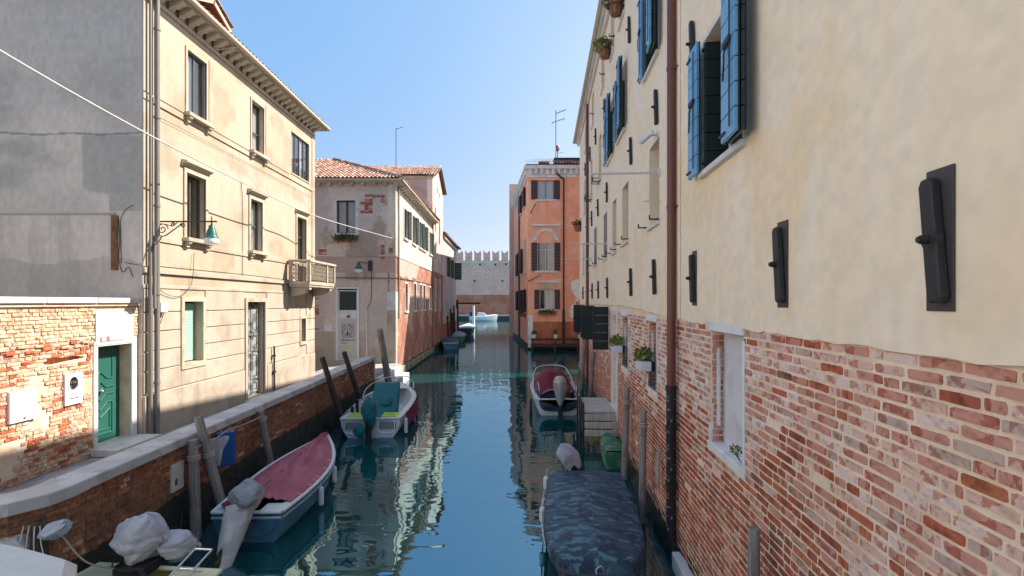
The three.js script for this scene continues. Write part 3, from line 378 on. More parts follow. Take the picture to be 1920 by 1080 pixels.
// street lamp on its wrought bracket
{ const L = thing('wall_lamp', 'green bell-shaped street lamp on long scrolled iron bracket beside beige house downpipe', 'street lamp', [-8.12, 5.68, -11.66]);
  part(L, 'arm', merge([cyl([0, 0, 0], [1.38, 0, 0], 0.018), sphere(1.38, 0, 0, 0.025), cyl([1.28, -0.1, 0], [1.28, 0.12, 0], 0.02, 0.008)]), M.lampIron);
  const sp = (cx, cy, r, turns, s) => { const p = []; for (let i = 0; i <= 26; i++) { const a = i / 26 * turns * 2 * PI, k = r * (1 - 0.85 * i / 26); p.push([cx + s * k * Math.cos(a), cy + k * Math.sin(a), 0]); } return tube(p, 0.012, 40, 5); };
  part(L, 'scroll', merge([sp(0.16, -0.17, 0.13, 1.6, 1), sp(0.62, -0.09, 0.06, 1.4, -1), tube([[0.02, -0.32, 0], [0.2, -0.33, 0], [0.4, -0.2, 0], [0.6, -0.06, 0]], 0.014, 20, 5), tube([[0.04, -0.04, 0], [0.25, -0.07, 0], [0.4, -0.1, 0], [0.5, -0.02, 0]], 0.01, 20, 5), sp(0.4, -0.07, 0.05, 1.3, 1), cyl([0.02, -0.4, 0], [0.02, 0.06, 0], 0.022), tube([[0.02, -0.38, 0], [0.1, -0.42, 0], [0.14, -0.34, 0]], 0.012, 10, 5)]), M.lampIron);
  part(L, 'shade', new THREE.LatheGeometry([[0.03, -0.08], [0.06, -0.1], [0.065, -0.16], [0.09, -0.2], [0.12, -0.32], [0.125, -0.34], [0.15, -0.36], [0.15, -0.38]].map((p) => new THREE.Vector2(...p)), 20).translate(1.28, 0, 0), M.lampGreen);
  part(L, 'diffuser', new THREE.LatheGeometry([[0.14, -0.38], [0.155, -0.45], [0.165, -0.5], [0.14, -0.51], [0, -0.515]].map((p) => new THREE.Vector2(...p)), 20).translate(1.28, 0, 0), M.opal); }
// ---------------------------------------------------------------- left: garden wall of weathered brick
const gardenWall = thing('garden_wall', 'sunlit crumbling brick garden wall with stone coping beside beige house', 'wall', [-8.27, 0, -11.3], PI / 2);
{
  const T = gardenWall, hole = [-1.1, -0.2, 0.8, 2.95], sign = [-1.17, -0.14, 2.96, 3.68];
  const gap = [[-2.25, 2.74], [-2.0, 2.71], [-1.7, 2.74], [-1.42, 2.76], [-1.4, 2.80], [-1.62, 2.84], [-1.9, 2.83], [-2.1, 2.86], [-2.28, 2.80]]; part(T, 'wall', wallGeo(-9, -0.002, -0.3, 3.82, [hole, gap], 0.4).translate(0, 0, -0.002), M.mortarWarm); part(T, 'core', bx(-2.4, -1.3, 2.6, 2.95, -0.2, -0.12), brickMats.rust);
  const N = (u, v) => noise2(u * 1.3 + 9, v * 1.6, 5);
  brickField(T, T, -6.5, -0.01, 0.8, 3.8, { seed: 12, L: 0.25, H: 0.068, joint: 0.013, proud: 0.016, headers: 0.5, holes: [[-1.22, -0.02, 0.8, 3.08], [-1.16, -0.16, 3.0, 3.68]], skip: (u, v) => (u > -2.3 && u < -1.38 && v > 2.72 && v < 2.85) || (N(u, v) > 0.7 && v < 2.6) || (v > 2.1 && v < 2.35 && u > -1.5 && u < -1.2),
    tint: (u, v, q) => { const r = q(); if (v > 3.15) return r < 0.62 ? 'wheat' : r < 0.93 ? 'sun' : 'peach'; if (v > 2.9 && v < 3.12) return r < 0.5 ? 'rust' : 'peach'; return r < 0.12 ? 'red' : r < 0.24 ? 'rust' : r < 0.48 ? 'sun' : r < 0.74 ? 'peach' : r < 0.9 ? 'wheat' : 'pale'; } });
  { const q = rng(4); for (let i = 0; i < 13; i++) { const u = -3.3 + i * 0.165 + q() * 0.05, y = 2.97 + 0.07 * (i % 2) + 0.02 * q(); part(T, 'loose_brick', rbx(u, u + 0.12 + 0.09 * q(), y, y + 0.05 + 0.012 * q(), -0.01, 0.025 + 0.03 * q(), 0.014), brickMats[['rust', 'peach', 'sun', 'red'][Math.floor(q() * 4)]], null, [0, 0, (q() - 0.5) * 0.02]); } }
  for (let u = -9; u < -0.05; u += 1.12) part(T, 'coping_stone', rbx(u, Math.min(u + 1.11, -0.003), 3.822, 3.93 + 0.004 * R(), -0.48, 0.09, 0.015), M.stone);
  part(T, 'coping_bed', bx(-9, -0.004, 3.765, 3.82, -0.1, 0.05), M.mortarWarm);
  const d = sub(T, 'door', [-0.65, 0.95, 0]);
  part(d, 'stone_frame', merge([rbx(-0.555, -0.452, -0.15, 2.0, -0.3, 0.03, 0.01), rbx(0.452, 0.6, -0.15, 2.0, -0.3, 0.03, 0.01), rbx(-0.555, 0.6, 2.002, 2.11, -0.3, 0.032, 0.01)]), M.whitewash);
  part(d, 'doorstep', rbx(-0.62, 0.64, -0.15, -0.005, -0.3, 0.55, 0.02), M.stone);
  const leaf = [bx(-0.45, 0.45, 0, 2.0, -0.3, -0.24)];
  const fr = (a) => { for (let i = 0; i < a.length - 1; i++) leaf.push(cyl([a[i][0], a[i][1], -0.235], [a[i + 1][0], a[i + 1][1], -0.235], 0.016, 0.016, 5)); };
  fr([[-0.4, 1.9], [0.24, 1.9], [0.24, 1.3], [0.1, 1.3], [-0.08, 1.45], [-0.26, 1.3], [-0.4, 1.3], [-0.4, 1.9]]); fr([[-0.4, 0.15], [0.24, 0.15], [0.24, 0.8], [0.1, 0.8], [-0.08, 0.65], [-0.26, 0.8], [-0.4, 0.8], [-0.4, 0.15]]); fr([[-0.33, 0.24], [0.17, 0.24], [0.17, 0.66], [-0.08, 0.5], [-0.33, 0.66], [-0.33, 0.24]]); fr([[-0.4, 1.12], [-0.22, 1.12], [-0.08, 1.25], [0.06, 1.12], [0.28, 1.12]]); fr([[-0.4, 0.98], [-0.22, 0.98], [-0.08, 0.85], [0.06, 0.98], [0.28, 0.98]]);
  part(d, 'door_leaf', merge(leaf), M.doorGreen); part(d, 'door_knob', merge([sphere(-0.08, 1.05, -0.19, 0.035), cyl([-0.08, 1.05, -0.24], [-0.08, 1.05, -0.19], 0.02), cyl([-0.02, 1.07, -0.24], [-0.02, 1.07, -0.2], 0.025)]), M.chrome);
}
const plaque = (w, h, t, m) => merge([new THREE.PlaneGeometry(w, h).translate(0, 0, t)]);
{ const t = canvasTex(512, 420, (c, w, h) => { c.fillStyle = '#f4f2ee'; c.fillRect(0, 0, w, h); c.fillStyle = '#a7a5a4'; c.font = '15px sans-serif'; for (let i = 0; i < 9; i++) { if (i === 5) continue; let x = 30; const n = i === 1 ? 6 : 2 + (i * 7) % 4; for (let k = 0; k < n; k++) { const l = 26 + ((i * 13 + k * 29) % 44); c.fillRect(x, 34 + i * 27, l, 5); x += l + 10; } } c.fillStyle = '#8a2740'; c.fillRect(34, 372, 330, 9); c.fillRect(34, 386, 250, 7); for (const [x, a] of [[40, 46], [58, 62], [126, 58], [142, 66], [158, 50]]) c.fillRect(x, 372 - a, 13, a); c.fillStyle = '#b0566a'; for (let i = 0; i < 14; i++) c.fillRect(220 + i * 10, 358 - (i % 3) * 3, 6, 12); });
  const s = thing('notice_board', 'white notice board with red skyline strip above green door', 'notice board', [-8.245, 2.98, -10.64], PI / 2); part(s, 'backing', rbx(-0.51, 0.49, 0, 0.66, -0.02, 0.018, 0.006), M.plasticWhite); part(s, 'print', new THREE.PlaneGeometry(0.98, 0.64).translate(-0.01, 0.33, 0.0215), mat(W1, { map: t, rough: 0.4 })); }
{ const t = canvasTex(300, 340, (c, w, h) => { c.fillStyle = '#f2f1ef'; c.fillRect(0, 0, w, h); c.fillStyle = '#b9b6b4'; for (let i = 0; i < 9; i++) { c.fillRect(16, 42 + i * 30, 22, 18); c.fillRect(262, 42 + i * 30, 22, 18); } c.fillRect(90, 150, 40, 6); c.fillRect(100, 190, 30, 5); c.fillStyle = '#77706c'; c.beginPath(); c.arc(150, 310, 12, 0, 7); c.fill(); });
  const s = thing('bell_panel', 'square white doorbell panel with rows of buttons on brick wall', 'bell panel', [-8.245, 1.84, -8.62], PI / 2); part(s, 'backing', rbx(-0.25, 0.25, 0, 0.53, -0.02, 0.03, 0.008), M.plasticWhite); part(s, 'print', new THREE.PlaneGeometry(0.485, 0.515).translate(0, 0.265, 0.0335), mat(W1, { map: t, rough: 0.4 })); part(s, 'lock', cyl([0.0, 0.06, 0.03], [0, 0.06, 0.045], 0.018), M.chrome); }
{ const s = thing('letter_slot_plaque', 'white stone plaque with round iron grille and letter slot', 'plaque', [-8.245, 1.93, -9.61], PI / 2);
  const hole = []; for (let i = 0; i < 20; i++) hole.push([0.1 * Math.cos(i / 20 * 2 * PI), 0.39 + 0.125 * Math.sin(i / 20 * 2 * PI)]);
  part(s, 'slab', ext(rectP(-0.19, 0.19, 0, 0.58), 0.045, [hole, rectP(-0.11, 0.11, 0.1, 0.125)]).translate(0, 0, -0.02), M.whitewash); part(s, 'backing', bx(-0.17, 0.17, 0.02, 0.56, -0.019, -0.012), M.black);
  part(s, 'grille', merge([cyl([-0.1, 0.39, 0.01], [0.1, 0.39, 0.01], 0.006), cyl([0, 0.27, 0.01], [0, 0.51, 0.01], 0.006), ...[0.03, 0.06].map((r) => new THREE.TorusGeometry(r, 0.005, 5, 16).translate(0, 0.39, 0.01)), ...[[0.04, 0.07], [-0.04, 0.07], [0.04, -0.07], [-0.04, -0.07]].map(([a, b]) => new THREE.TorusGeometry(0.026, 0.005, 5, 12).translate(a, 0.39 + b, 0.01))]), M.iron); }
// added unseen quay house, whitened so its front bounces sun across the canal
{ const T = thing('added_quay_house', 'unseen whitewashed quay house added to bounce sunlight onto the cream house', 'house', [-8.35, 0, -4.6], PI / 2), H = []; for (let k = 0; k < 4; k++) for (const y of [2.0, 5.4, 8.4]) H.push([-15 + k * 3.6, -14 + k * 3.6, y, y + 1.6]);
  part(T, 'wall', wallGeo(-16, 0, -0.4, 11.2, H, 0.4), M.whitewash); part(T, 'side_wall', bx(-0.4, -0.002, -0.4, 11.2, -9, -0.402), M.whitewash); part(T, 'rooms', bx(-16, -0.4, -0.4, 11.2, -1.5, -1.4), M.interior); part(T, 'roof', ext([[0.4, 0], [-9, 0], [-4.3, 2.2]], 16.6).rotateY(PI / 2).rotateY(PI).translate(0.2, 11.2, 0), M.roofUnder); for (const h of H) windowUnit(T, [(h[0] + h[1]) / 2, h[2], 0], 0, 1, 1.6, { glass: M.glassDark, sill: [0.1, 0.1, 0.1] }); }
// ---------------------------------------------------------------- canal-side parapet
const parapet = thing('canal_parapet', 'long brown brick canal parapet capped with grey stone, weedy at the water', 'parapet', [-5.335, 0, -6.4], PI / 2 + 0.017);
{
  const T = parapet; part(T, 'wall', bx(0, 14.3, -0.5, 1.5, -0.34, 0), M.mortarDark);
  const tint = (u, v, q) => { const r = q(), n = noise2(u * 0.9, v * 2 + 5, 8); if (v < 0.86 && r < 0.4) return 'umber'; return n > 0.56 ? (r < 0.6 ? 'brown' : r < 0.85 ? 'umber' : 'clay') : r < 0.5 ? 'clay' : r < 0.76 ? 'brown' : r < 0.9 ? 'deep' : 'tan'; };
  brickField(T, T, 0, 14.3, 0.5, 1.5, { seed: 21, H: 0.072, joint: 0.011, proud: 0.01, tint, headers: 0.45 });
  part(T, 'weed_skirt', skirt(14.3, 0.72, 0.4, 0.16, 5, 160), M.algae);
  for (let i = 0; i < 13; i++) part(T, 'coping_stone', rbx(i * 1.1 + 0.003, (i + 1) * 1.1 - 0.003, 1.502, 1.655 + 0.006 * R(), -0.40, 0.06, 0.03), M.coping);
  part(T, 'end_pier', rbx(14.305, 14.43, 0.3, 1.5, -0.36, 0.02, 0.01), M.stone);
  part(T, 'drain_stone', ext(rectP(1.62, 1.92, 0.85, 1.28), 0.04, [[[1.7, 0.93], [1.78, 0.93], [1.78, 1.02], [1.74, 1.06], [1.7, 1.02]]]).translate(0, 0, -0.005), M.stone); part(T, 'drain_hole', bx(1.66, 1.82, 0.9, 1.08, -0.003, 0.014), M.black);
}
{ const T = thing('curved_parapet', 'curved brick parapet corner with grey coping turning towards the bridge', 'parapet', [-5.335, 0, -6.4]);
  const P = [[0, 0.003], [0.02, 0.25], [-0.02, 0.52], [-0.2, 0.78], [-0.55, 1.02], [-1.4, 1.6], [-2.4, 2.2]], N = P.map((p, i) => { const a = P[Math.max(0, i - 1)], b = P[Math.min(P.length - 1, i + 1)], d = Math.hypot(b[0] - a[0], b[1] - a[1]); return [(b[1] - a[1]) / d, -(b[0] - a[0]) / d]; }), off = (k) => P.map((p, i) => [p[0] + N[i][0] * k, p[1] + N[i][1] * k]);
  const slab = (a, b, y0, y1, bev) => ext([...off(a), ...off(b).reverse()], y1 - y0 - 2 * bev, [], bev).rotateX(PI / 2).translate(0, y1 - bev, 0);
  part(T, 'wall', slab(-0.34, 0, -0.5, 1.5, 0), M.mortarDark); part(T, 'coping', slab(-0.4, 0.06, 1.502, 1.655, 0.012), M.coping);
  for (let k = 0; k < P.length - 1; k++) { const a = P[k], b = P[k + 1], l = Math.hypot(b[0] - a[0], b[1] - a[1]), f = sub(T, 'brick_face', [b[0], 0, b[1]], -Math.atan2(a[1] - b[1], a[0] - b[0])); part(f, 'weed_skirt', skirt(l, 0.72, 0.4, 0.1, 9 + k, 12), M.algae); if (k < 5) brickField(f, f, 0, l, 0.5, 1.5, { seed: 22 + k, H: 0.072, joint: 0.011, proud: 0.01, tint: (u, v, q) => ['clay', 'brown', 'clay', 'umber', 'tan'][Math.floor(q() * 4.4)], budget: 70 }); } }
{ const T = thing('landing_steps', 'pale stone landing at the end of the brick parapet', 'landing', [-5.7, 0, -23.2]); part(T, 'upper_step', rbx(-1.2, 0.25, -0.4, 0.72, -2.25, 2.2, 0.02), M.stone); part(T, 'lower_step', rbx(0.252, 0.6, -0.4, 0.36, -2.25, 1.6, 0.02), M.coping); }
// ---------------------------------------------------------------- mid-left: peeling plaster house
const SR = PI / 2 + 0.0125, onSide = (u, y, z = 0) => [u * Math.cos(SR) + z * Math.sin(SR), y, -u * Math.sin(SR) + z * Math.cos(SR)];
{
  const T = thing('plaster_house', 'peeling grey plaster house with hipped tile roof and graffitied white door', 'house', [-5.79, 0, -25.5]);
  const win = [-2.94, -2.0, 7.28, 8.92], door = [-2.86, -1.86, 0.95, 4.45];
  part(T, 'front_wall', wallGeo(-9, -0.002, 6.1, 9.75, [win], 0.4), M.oldPlaster);
  part(T, 'front_base', wallGeo(-9, -0.002, 0.0, 6.098, [[-2.94, -1.85, 0.9, 4.6]], 0.4).translate(0, 0, 0.004), M.oldPlaster);
  part(T, 'pink_band', ext([[-9, 5.35], [-0.004, 5.3], [-0.004, 6.06], [-1.6, 6.1], [-3, 6.05], [-4.4, 6.12], [-9, 6.1]], 0.012).translate(0, 0, 0.005), M.pinkPlaster);
  part(T, 'string_course', rbx(-9, 0.02, 6.1, 6.2, 0, 0.05, 0.01), M.oldPlaster); part(T, 'ledge', rbx(-9, 0.02, 4.98, 5.03, 0, 0.035, 0.008), M.oldPlaster);
  part(T, 'base_course', merge([rbx(-9, -2.97, 0.3, 2.35, 0.0, 0.04, 0.012), rbx(-1.8, -0.4, 0.3, 2.35, 0.0, 0.04, 0.012)]), M.ashlar);
  part(T, 'corner_stone', rbx(-0.42, 0.02, 0.2, 3.4, -0.3, 0.06, 0.02), M.ashlar); part(T, 'corner_stone', rbx(-0.42, 0.02, 3.42, 4.35, -0.3, 0.06, 0.02), M.stone);
  { const q = rng(31), L = []; for (const [cx, cy, w, h] of [[-1.1, 8.75, 1.1, 0.9], [-3.95, 3.3, 0.35, 1.6], [-0.35, 6.35, 0.6, 0.7], [-3.8, 6.3, 0.7, 0.3], [-0.6, 4.75, 0.7, 0.25]]) for (let y = cy - h / 2; y < cy + h / 2; y += 0.073) for (let x = cx - w / 2; x < cx + w / 2; x += 0.2) { if (noise2(x * 2.2 + 3, y * 2.6, 4) < 0.45 || q() < 0.15) continue; L.push(tinted(brickShapes[Math.floor(q() * 10)].clone().scale(0.19 + 0.04 * q(), 0.058, 0.012).translate(x, y, 0.008), brickTints[['red', 'rose', 'brown', 'deep'][Math.floor(q() * 4)]])); } part(T, 'bare_bricks', merge(L, true), bricksMat).userData.kind = 'stuff'; }
  windowUnit(T, [-2.47, 7.28, 0], 0, 0.94, 1.62, { cols: 2, surround: 0.15, sm: M.stone, frame: mat([0.015, 0.018, 0.02], { rough: 0.5 }), curtain: [[0, 0.45, M.curtain], [0.55, 1, M.curtain]], rec: 0.1, sill: [0.2, 0.1, 0.08], sillMat: M.stone });
  part(T, 'rooms', bx(-8.6, -0.4, 0.2, 9.6, -1.6, -1.5), M.interior);
  { const d = sub(T, 'door', [-2.39, 0.95, 0]); part(d, 'door_frame', uRing(0.98, 3.55, 0.09, -0.02, 0.06), M.whitePaint); part(d, 'transom_pane', bx(-0.43, 0.43, 2.5, 3.42, -0.06, -0.05), mat([0.012, 0.04, 0.045], { rough: 0.12 })); part(d, 'door_panel', merge([bx(-0.49, 0.49, 0, 2.44, -0.07, -0.02), ring(0.86, 0.94, 0.055, -0.07, -0.02).translate(0, 2.49, 0)]), M.whitewash);
    const t = canvasTex(512, 1024, (c, w, h) => { const q = rng(99); c.fillStyle = '#cfc9c1'; c.fillRect(0, 0, w, h); for (let i = 0; i < 400; i++) { c.fillStyle = `rgba(${150 + q() * 80 | 0},${140 + q() * 80 | 0},${130 + q() * 70 | 0},0.18)`; c.fillRect(q() * w, q() * h, 8 + q() * 60, 6 + q() * 50); } c.fillStyle = 'rgba(178,160,60,0.55)'; c.font = 'bold 46px serif'; c.fillText('OO', 60, 96); c.fillText('Ku', 330, 100); c.fillStyle = '#b9b4b3'; c.fillRect(70, 130, 380, 360); c.strokeStyle = '#222'; c.lineWidth = 5; for (let i = 0; i < 60; i++) { c.beginPath(); let x = 90 + q() * 340, y = 150 + q() * 330; if (Math.hypot(x - 240, y - 320) < 70) continue; c.moveTo(x, y); for (let k = 0; k < 4; k++) { x += (q() - 0.5) * 50; y += (q() - 0.5) * 60; c.lineTo(x, y); } c.stroke(); } c.fillStyle = '#1c1a1a'; c.fillRect(232, 330, 36, 90); c.font = 'bold 58px sans-serif'; c.fillText('MONUMENTO', 52, 570); c.font = 'bold 34px sans-serif'; c.fillText('è EVASO ora', 60, 630); c.fillText('T', 440, 560); c.fillStyle = 'rgba(200,205,110,0.5)'; c.fillRect(200, 670, 130, 110); c.strokeStyle = 'rgba(60,60,60,0.7)'; c.lineWidth = 4; for (let i = 0; i < 26; i++) { let x = 60 + q() * 380, y = 660 + q() * 320; c.beginPath(); c.moveTo(x, y); for (let k = 0; k < 4; k++) { x += (q() - 0.4) * 40; y += (q() - 0.5) * 30; c.lineTo(x, y); } c.stroke(); } });
    part(d, 'graffiti', new THREE.PlaneGeometry(0.9, 2.05).translate(0, 1.06, -0.016), mat(W1, { map: t, rough: 0.7 })); part(d, 'handle', merge([sphere(0.05, 2.2, 0.0, 0.05), bx(-0.06, 0.1, 2.12, 2.17, -0.02, 0.02)]), M.iron); part(d, 'threshold', rbx(-0.62, 0.62, -0.25, -0.003, -0.3, 0.12, 0.02), M.trim); }
  part(T, 'drainpipe', cyl([-1.42, 0.8, 0.07], [-1.42, 3.5, 0.07], 0.035), M.frameWhite); part(T, 'cable', merge([tube([[-1.42, 3.5, 0.06], [-1.25, 3.8, 0.05], [-1.2, 4.6, 0.04], [-1.2, 5.6, 0.04]], 0.014, 20, 5), tube([[-9, 5.06, 0.06], [-3, 5.05, 0.06], [0.05, 5.02, 0.08]], 0.018, 20, 5)]), M.cable);
  part(T, 'name_plate', rbx(-3.55, -3.15, 2.38, 2.72, 0.0, 0.03, 0.006), M.plasticWhite);
  // canal side
  const holes = [[2.0, 3.0, 7.3, 8.9], [4.5, 5.5, 7.3, 8.95], [6.8, 7.8, 7.3, 8.95], [8.3, 9.3, 7.3, 8.95], [11.2, 12.2, 7.3, 8.9]], lows = [[2.3, 3.0, 3.35, 4.85], [4.9, 5.7, 3.35, 4.95], [7.0, 7.8, 3.35, 4.95], [8.4, 9.2, 3.35, 4.95], [11.2, 12.0, 3.35, 4.9]];
  part(T, 'side_wall', wallGeo(0, 12.9, 6.15, 9.75, holes, 0.4), M.whitePlaster, null, [0, SR, 0]);
  part(T, 'side_base', wallGeo(0, 12.9, -0.4, 6.148, lows, 0.4).translate(0, 0, 0.003), M.farBrickRed, null, [0, SR, 0]);
  part(T, 'pink_render', ext([[0.3, 6.1], [0.3, 5.3], [1.5, 5.1], [2.5, 5.25], [4, 4.98], [4.6, 5.3], [5.6, 5.2], [6.2, 5.55], [6.8, 6.1]], 0.02).translate(0, 0, 0.004), M.pinkPlaster, null, [0, SR, 0]);
  part(T, 'string_course', rbx(0, 12.9, 6.1, 6.2, 0, 0.05, 0.01), M.whitePlaster, null, [0, SR, 0]);
  part(T, 'weed_skirt', skirt(12.9, 0.55, 0.4, 0.1, 33, 80), M.algae, null, [0, SR, 0]); part(T, 'stone_footing', rbx(0, 12.9, 0.1, 0.5, -0.1, 0.12, 0.03), mat(W1, { map: plasterTex([0.30, 0.28, 0.17], [0.20, 0.19, 0.10], [0.10, 0.10, 0.05], 1.7, 501) }), null, [0, SR, 0]);
  for (const h of holes) windowUnit(T, onSide((h[0] + h[1]) / 2, h[2]), SR, h[1] - h[0], h[3] - h[2], { cols: 2, surround: 0.1, sm: M.stone, glass: M.glassDark, sill: [0.14, 0.1, 0.1], sillMat: M.stone, rec: 0.08 });
  for (const h of holes) shutter(T, onSide(h[1] + 0.02, h[2], 0.05), SR - 0.3, 0.36, h[3] - h[2], M.shutterTeal, 6, false, false);
  for (const h of lows) windowUnit(T, onSide((h[0] + h[1]) / 2, h[2]), SR, h[1] - h[0], h[3] - h[2], { cols: 2, surround: 0.1, sm: M.stone, glass: M.glassDark, frame: M.frameWhite, sill: [0.12, 0.1, 0.09], sillMat: M.stone, rec: 0.08 });
  part(T, 'cable', tube([[0, 5.05, 0.05], [6, 5.1, 0.05], [12.9, 5.12, 0.05]], 0.02, 20, 5), M.cable, null, [0, SR, 0]);
  part(T, 'downpipe', cyl([0.35, 3, 0.08], [0.35, 9.7, 0.08], 0.045), M.pipeGrey, null, [0, SR, 0]); part(T, 'downpipe', cyl([12.6, 0.6, 0.08], [12.6, 9.7, 0.08], 0.045), M.pipeGrey, null, [0, SR, 0]);
  // eaves and hipped roof
  part(T, 'eaves', merge([bx(-9, 0.32, 9.75, 9.83, -0.3, 0.3), bx(-0.3, 0.32, 9.752, 9.832, -13.1, -0.301)]), M.trim);
  for (let x = -8.8; x < 0.1; x += 0.55) part(T, 'rafter_end', rbx(x, x + 0.14, 9.62, 9.748, 0.002, 0.27, 0.01), M.trim);
  for (let z = 0.6; z < 12.9; z += 0.55) part(T, 'rafter_end', rbx(-0.002, 0.26, 9.62, 9.75, -z - 0.14, -z, 0.01), M.trim, [-0.0125 * z, 0, 0]);
  part(T, 'gutter', merge([tube([[-9, 9.86, 0.36], [0.38, 9.86, 0.36]], 0.06, 2, 8), tube([[0.38, 9.86, 0.36], [0.24, 9.86, -13]], 0.06, 2, 8)]), M.trim);
  const rise = 2.25, run = 5; part(T, 'roof', merge([ext([[-9, 0], [0.35, 0], [0.35 - run, Math.hypot(rise, run)], [-9, Math.hypot(rise, run)]], 0.03).rotateX(-PI / 2 + Math.atan2(rise, run)).translate(0, 9.87, 0.35), ext([[0, 0], [13.2, 0], [13.2, Math.hypot(rise, run)], [run, Math.hypot(rise, run)]], 0.03).rotateX(-PI / 2 + Math.atan2(rise, run)).rotateY(PI / 2).translate(0.35, 9.87, 0.35)]), M.roofUnder);
  part(T, 'roof_tiles', merge([tiles(V(-9, 9.92, 0.38), V(9.35, 0, 0), V(0, rise, -run), (u, v) => u < 9.35 - v * run / Math.hypot(rise, run) + 0.1, 71), tiles(V(0.38, 9.92, 0.35), V(0, 0, -13.2), V(-run, rise, 0), (u, v) => u > v * run / Math.hypot(rise, run) - 0.1, 72), ...[...Array(16)].map((_, i) => { const a = i / 16; return tinted(keep(cyl([0.35 - a * run, 9.97 + a * rise, 0.35 - a * run], [0.35 - (a + 0.068) * run, 10.0 + (a + 0.068) * rise, 0.35 - (a + 0.068) * run], 0.12, 0.1, 8)), M.tile[i % 5].map((x) => x * 0.7)); })], true), M.tileMat).userData.kind = 'stuff';
}
{ const T = thing('window_planter', 'long planter of dark green foliage under grey house window', 'planter', [-8.26, 6.85, -25.38]); part(T, 'trough', rbx(-0.55, 0.55, 0, 0.18, -0.1, 0.12, 0.02), M.terracotta); part(T, 'foliage', foliage(420, 0.62, 0.17, 0.2, 0.12, GREEN, 81).translate(0, 0.14, 0.06), M.leaf); }
{ const T = thing('wall_lamp', 'small green wall lamp on pink band of grey plaster house', 'street lamp', [-7.05, 5.75, -25.45]); part(T, 'bracket', merge([cyl([0, 0, 0], [0, 0, 0.35], 0.025), bx(-0.1, 0.1, -0.35, 0.15, -0.02, 0.05), cyl([0, 0, 0.3], [-0.42, 0.06, 0.4], 0.02)]), M.lampIron); part(T, 'shade', new THREE.LatheGeometry([[0.03, 0.05], [0.07, 0.0], [0.1, -0.15], [0.2, -0.3], [0.2, -0.33]].map((p) => new THREE.Vector2(...p)), 16).translate(-0.45, 0.03, 0.4), M.lampGreen); part(T, 'diffuser', new THREE.LatheGeometry([[0.19, -0.33], [0.2, -0.45], [0.1, -0.5], [0, -0.51]].map((p) => new THREE.Vector2(...p)), 16).translate(-0.45, 0.03, 0.4), M.opal); }
// ---------------------------------------------------------------- tall gabled house
{ const T = thing('gabled_house', 'tall gabled house with bare mauve front wall above the tiled roof', 'house', [-5.96, 0, -38.42]); const E = 13.35, K = 14.75, D = 6.4;
  part(T, 'front_wall', bx(-11, -0.003, -0.4, E, -0.4, 0), M.mauve); part(T, 'rear_wall', bx(-11, -0.1, -0.4, E, -D, -D + 0.3), M.mauve);
  const holes = [[1.2, 1.7, 9.3, 11.2], [3.6, 4.3, 8.6, 10.7], [1.3, 1.8, 3.2, 5.6], [3.7, 4.4, 3.2, 5.6]];
  const topW = ext([[0, 6.2], [D, 6.2], [D, E], [D / 2, K], [0, E]], 0.4, holes.slice(0, 2).map((h) => rectP(...h))).translate(0, 0, -0.4);
  part(T, 'gable_wall', topW, M.whitePlaster, null, [0, SR, 0]); part(T, 'side_base', wallGeo(0, D, -0.4, 6.198, holes.slice(2), 0.4).translate(0, 0, 0.003), M.farBrickRed, null, [0, SR, 0]);
  for (const h of holes) windowUnit(T, onSide((h[0] + h[1]) / 2, h[2]), SR, h[1] - h[0], h[3] - h[2], { cols: 1, glass: M.glassDark, surround: 0.1, sm: M.stone, rec: 0.1 });
  for (const [u, y] of [[2.6, 12.6], [4.0, 12.5]]) part(T, 'vent', bx(u, u + 0.3, y, y + 0.4, 0.002, 0.015), M.black, null, [0, SR, 0]);
  const sl = Math.hypot(K - E, D / 2 + 0.2); part(T, 'roof', merge([bx(-11, 0.25, -0.05, 0, 0, sl).rotateX(Math.atan2(K - E, D / 2)).translate(0, K, -D / 2), bx(-11, 0.25, -0.05, 0, -sl, 0).rotateX(-Math.atan2(K - E, D / 2)).translate(0, K, -D / 2)]), M.roofUnder);
  part(T, 'roof_tiles', tiles(V(-11, E + 0.0, 0.25), V(11.2, 0, 0), V(0, K - E + 0.1, -D / 2 - 0.25), null, 73), M.tileMat).userData.kind = 'stuff'; part(T, 'cornice', merge([rbx(-11, 0.05, E - 0.22, E - 0.05, 0, 0.15, 0.02)]), M.trim);
  part(T, 'weed_skirt', skirt(D, 0.55, 0.4, 0.1, 35, 40), M.algae, null, [0, SR, 0]); }
single('roof_antenna', merge([cyl([0, 0, 0], [0, 3.4, 0], 0.025), cyl([0, 3.35, 0], [0.6, 3.5, 0.1], 0.02)]), M.cable, 'thin bent antenna mast on the gabled house roof', 'antenna', null, [-9.4, 14.5, -41.5]);
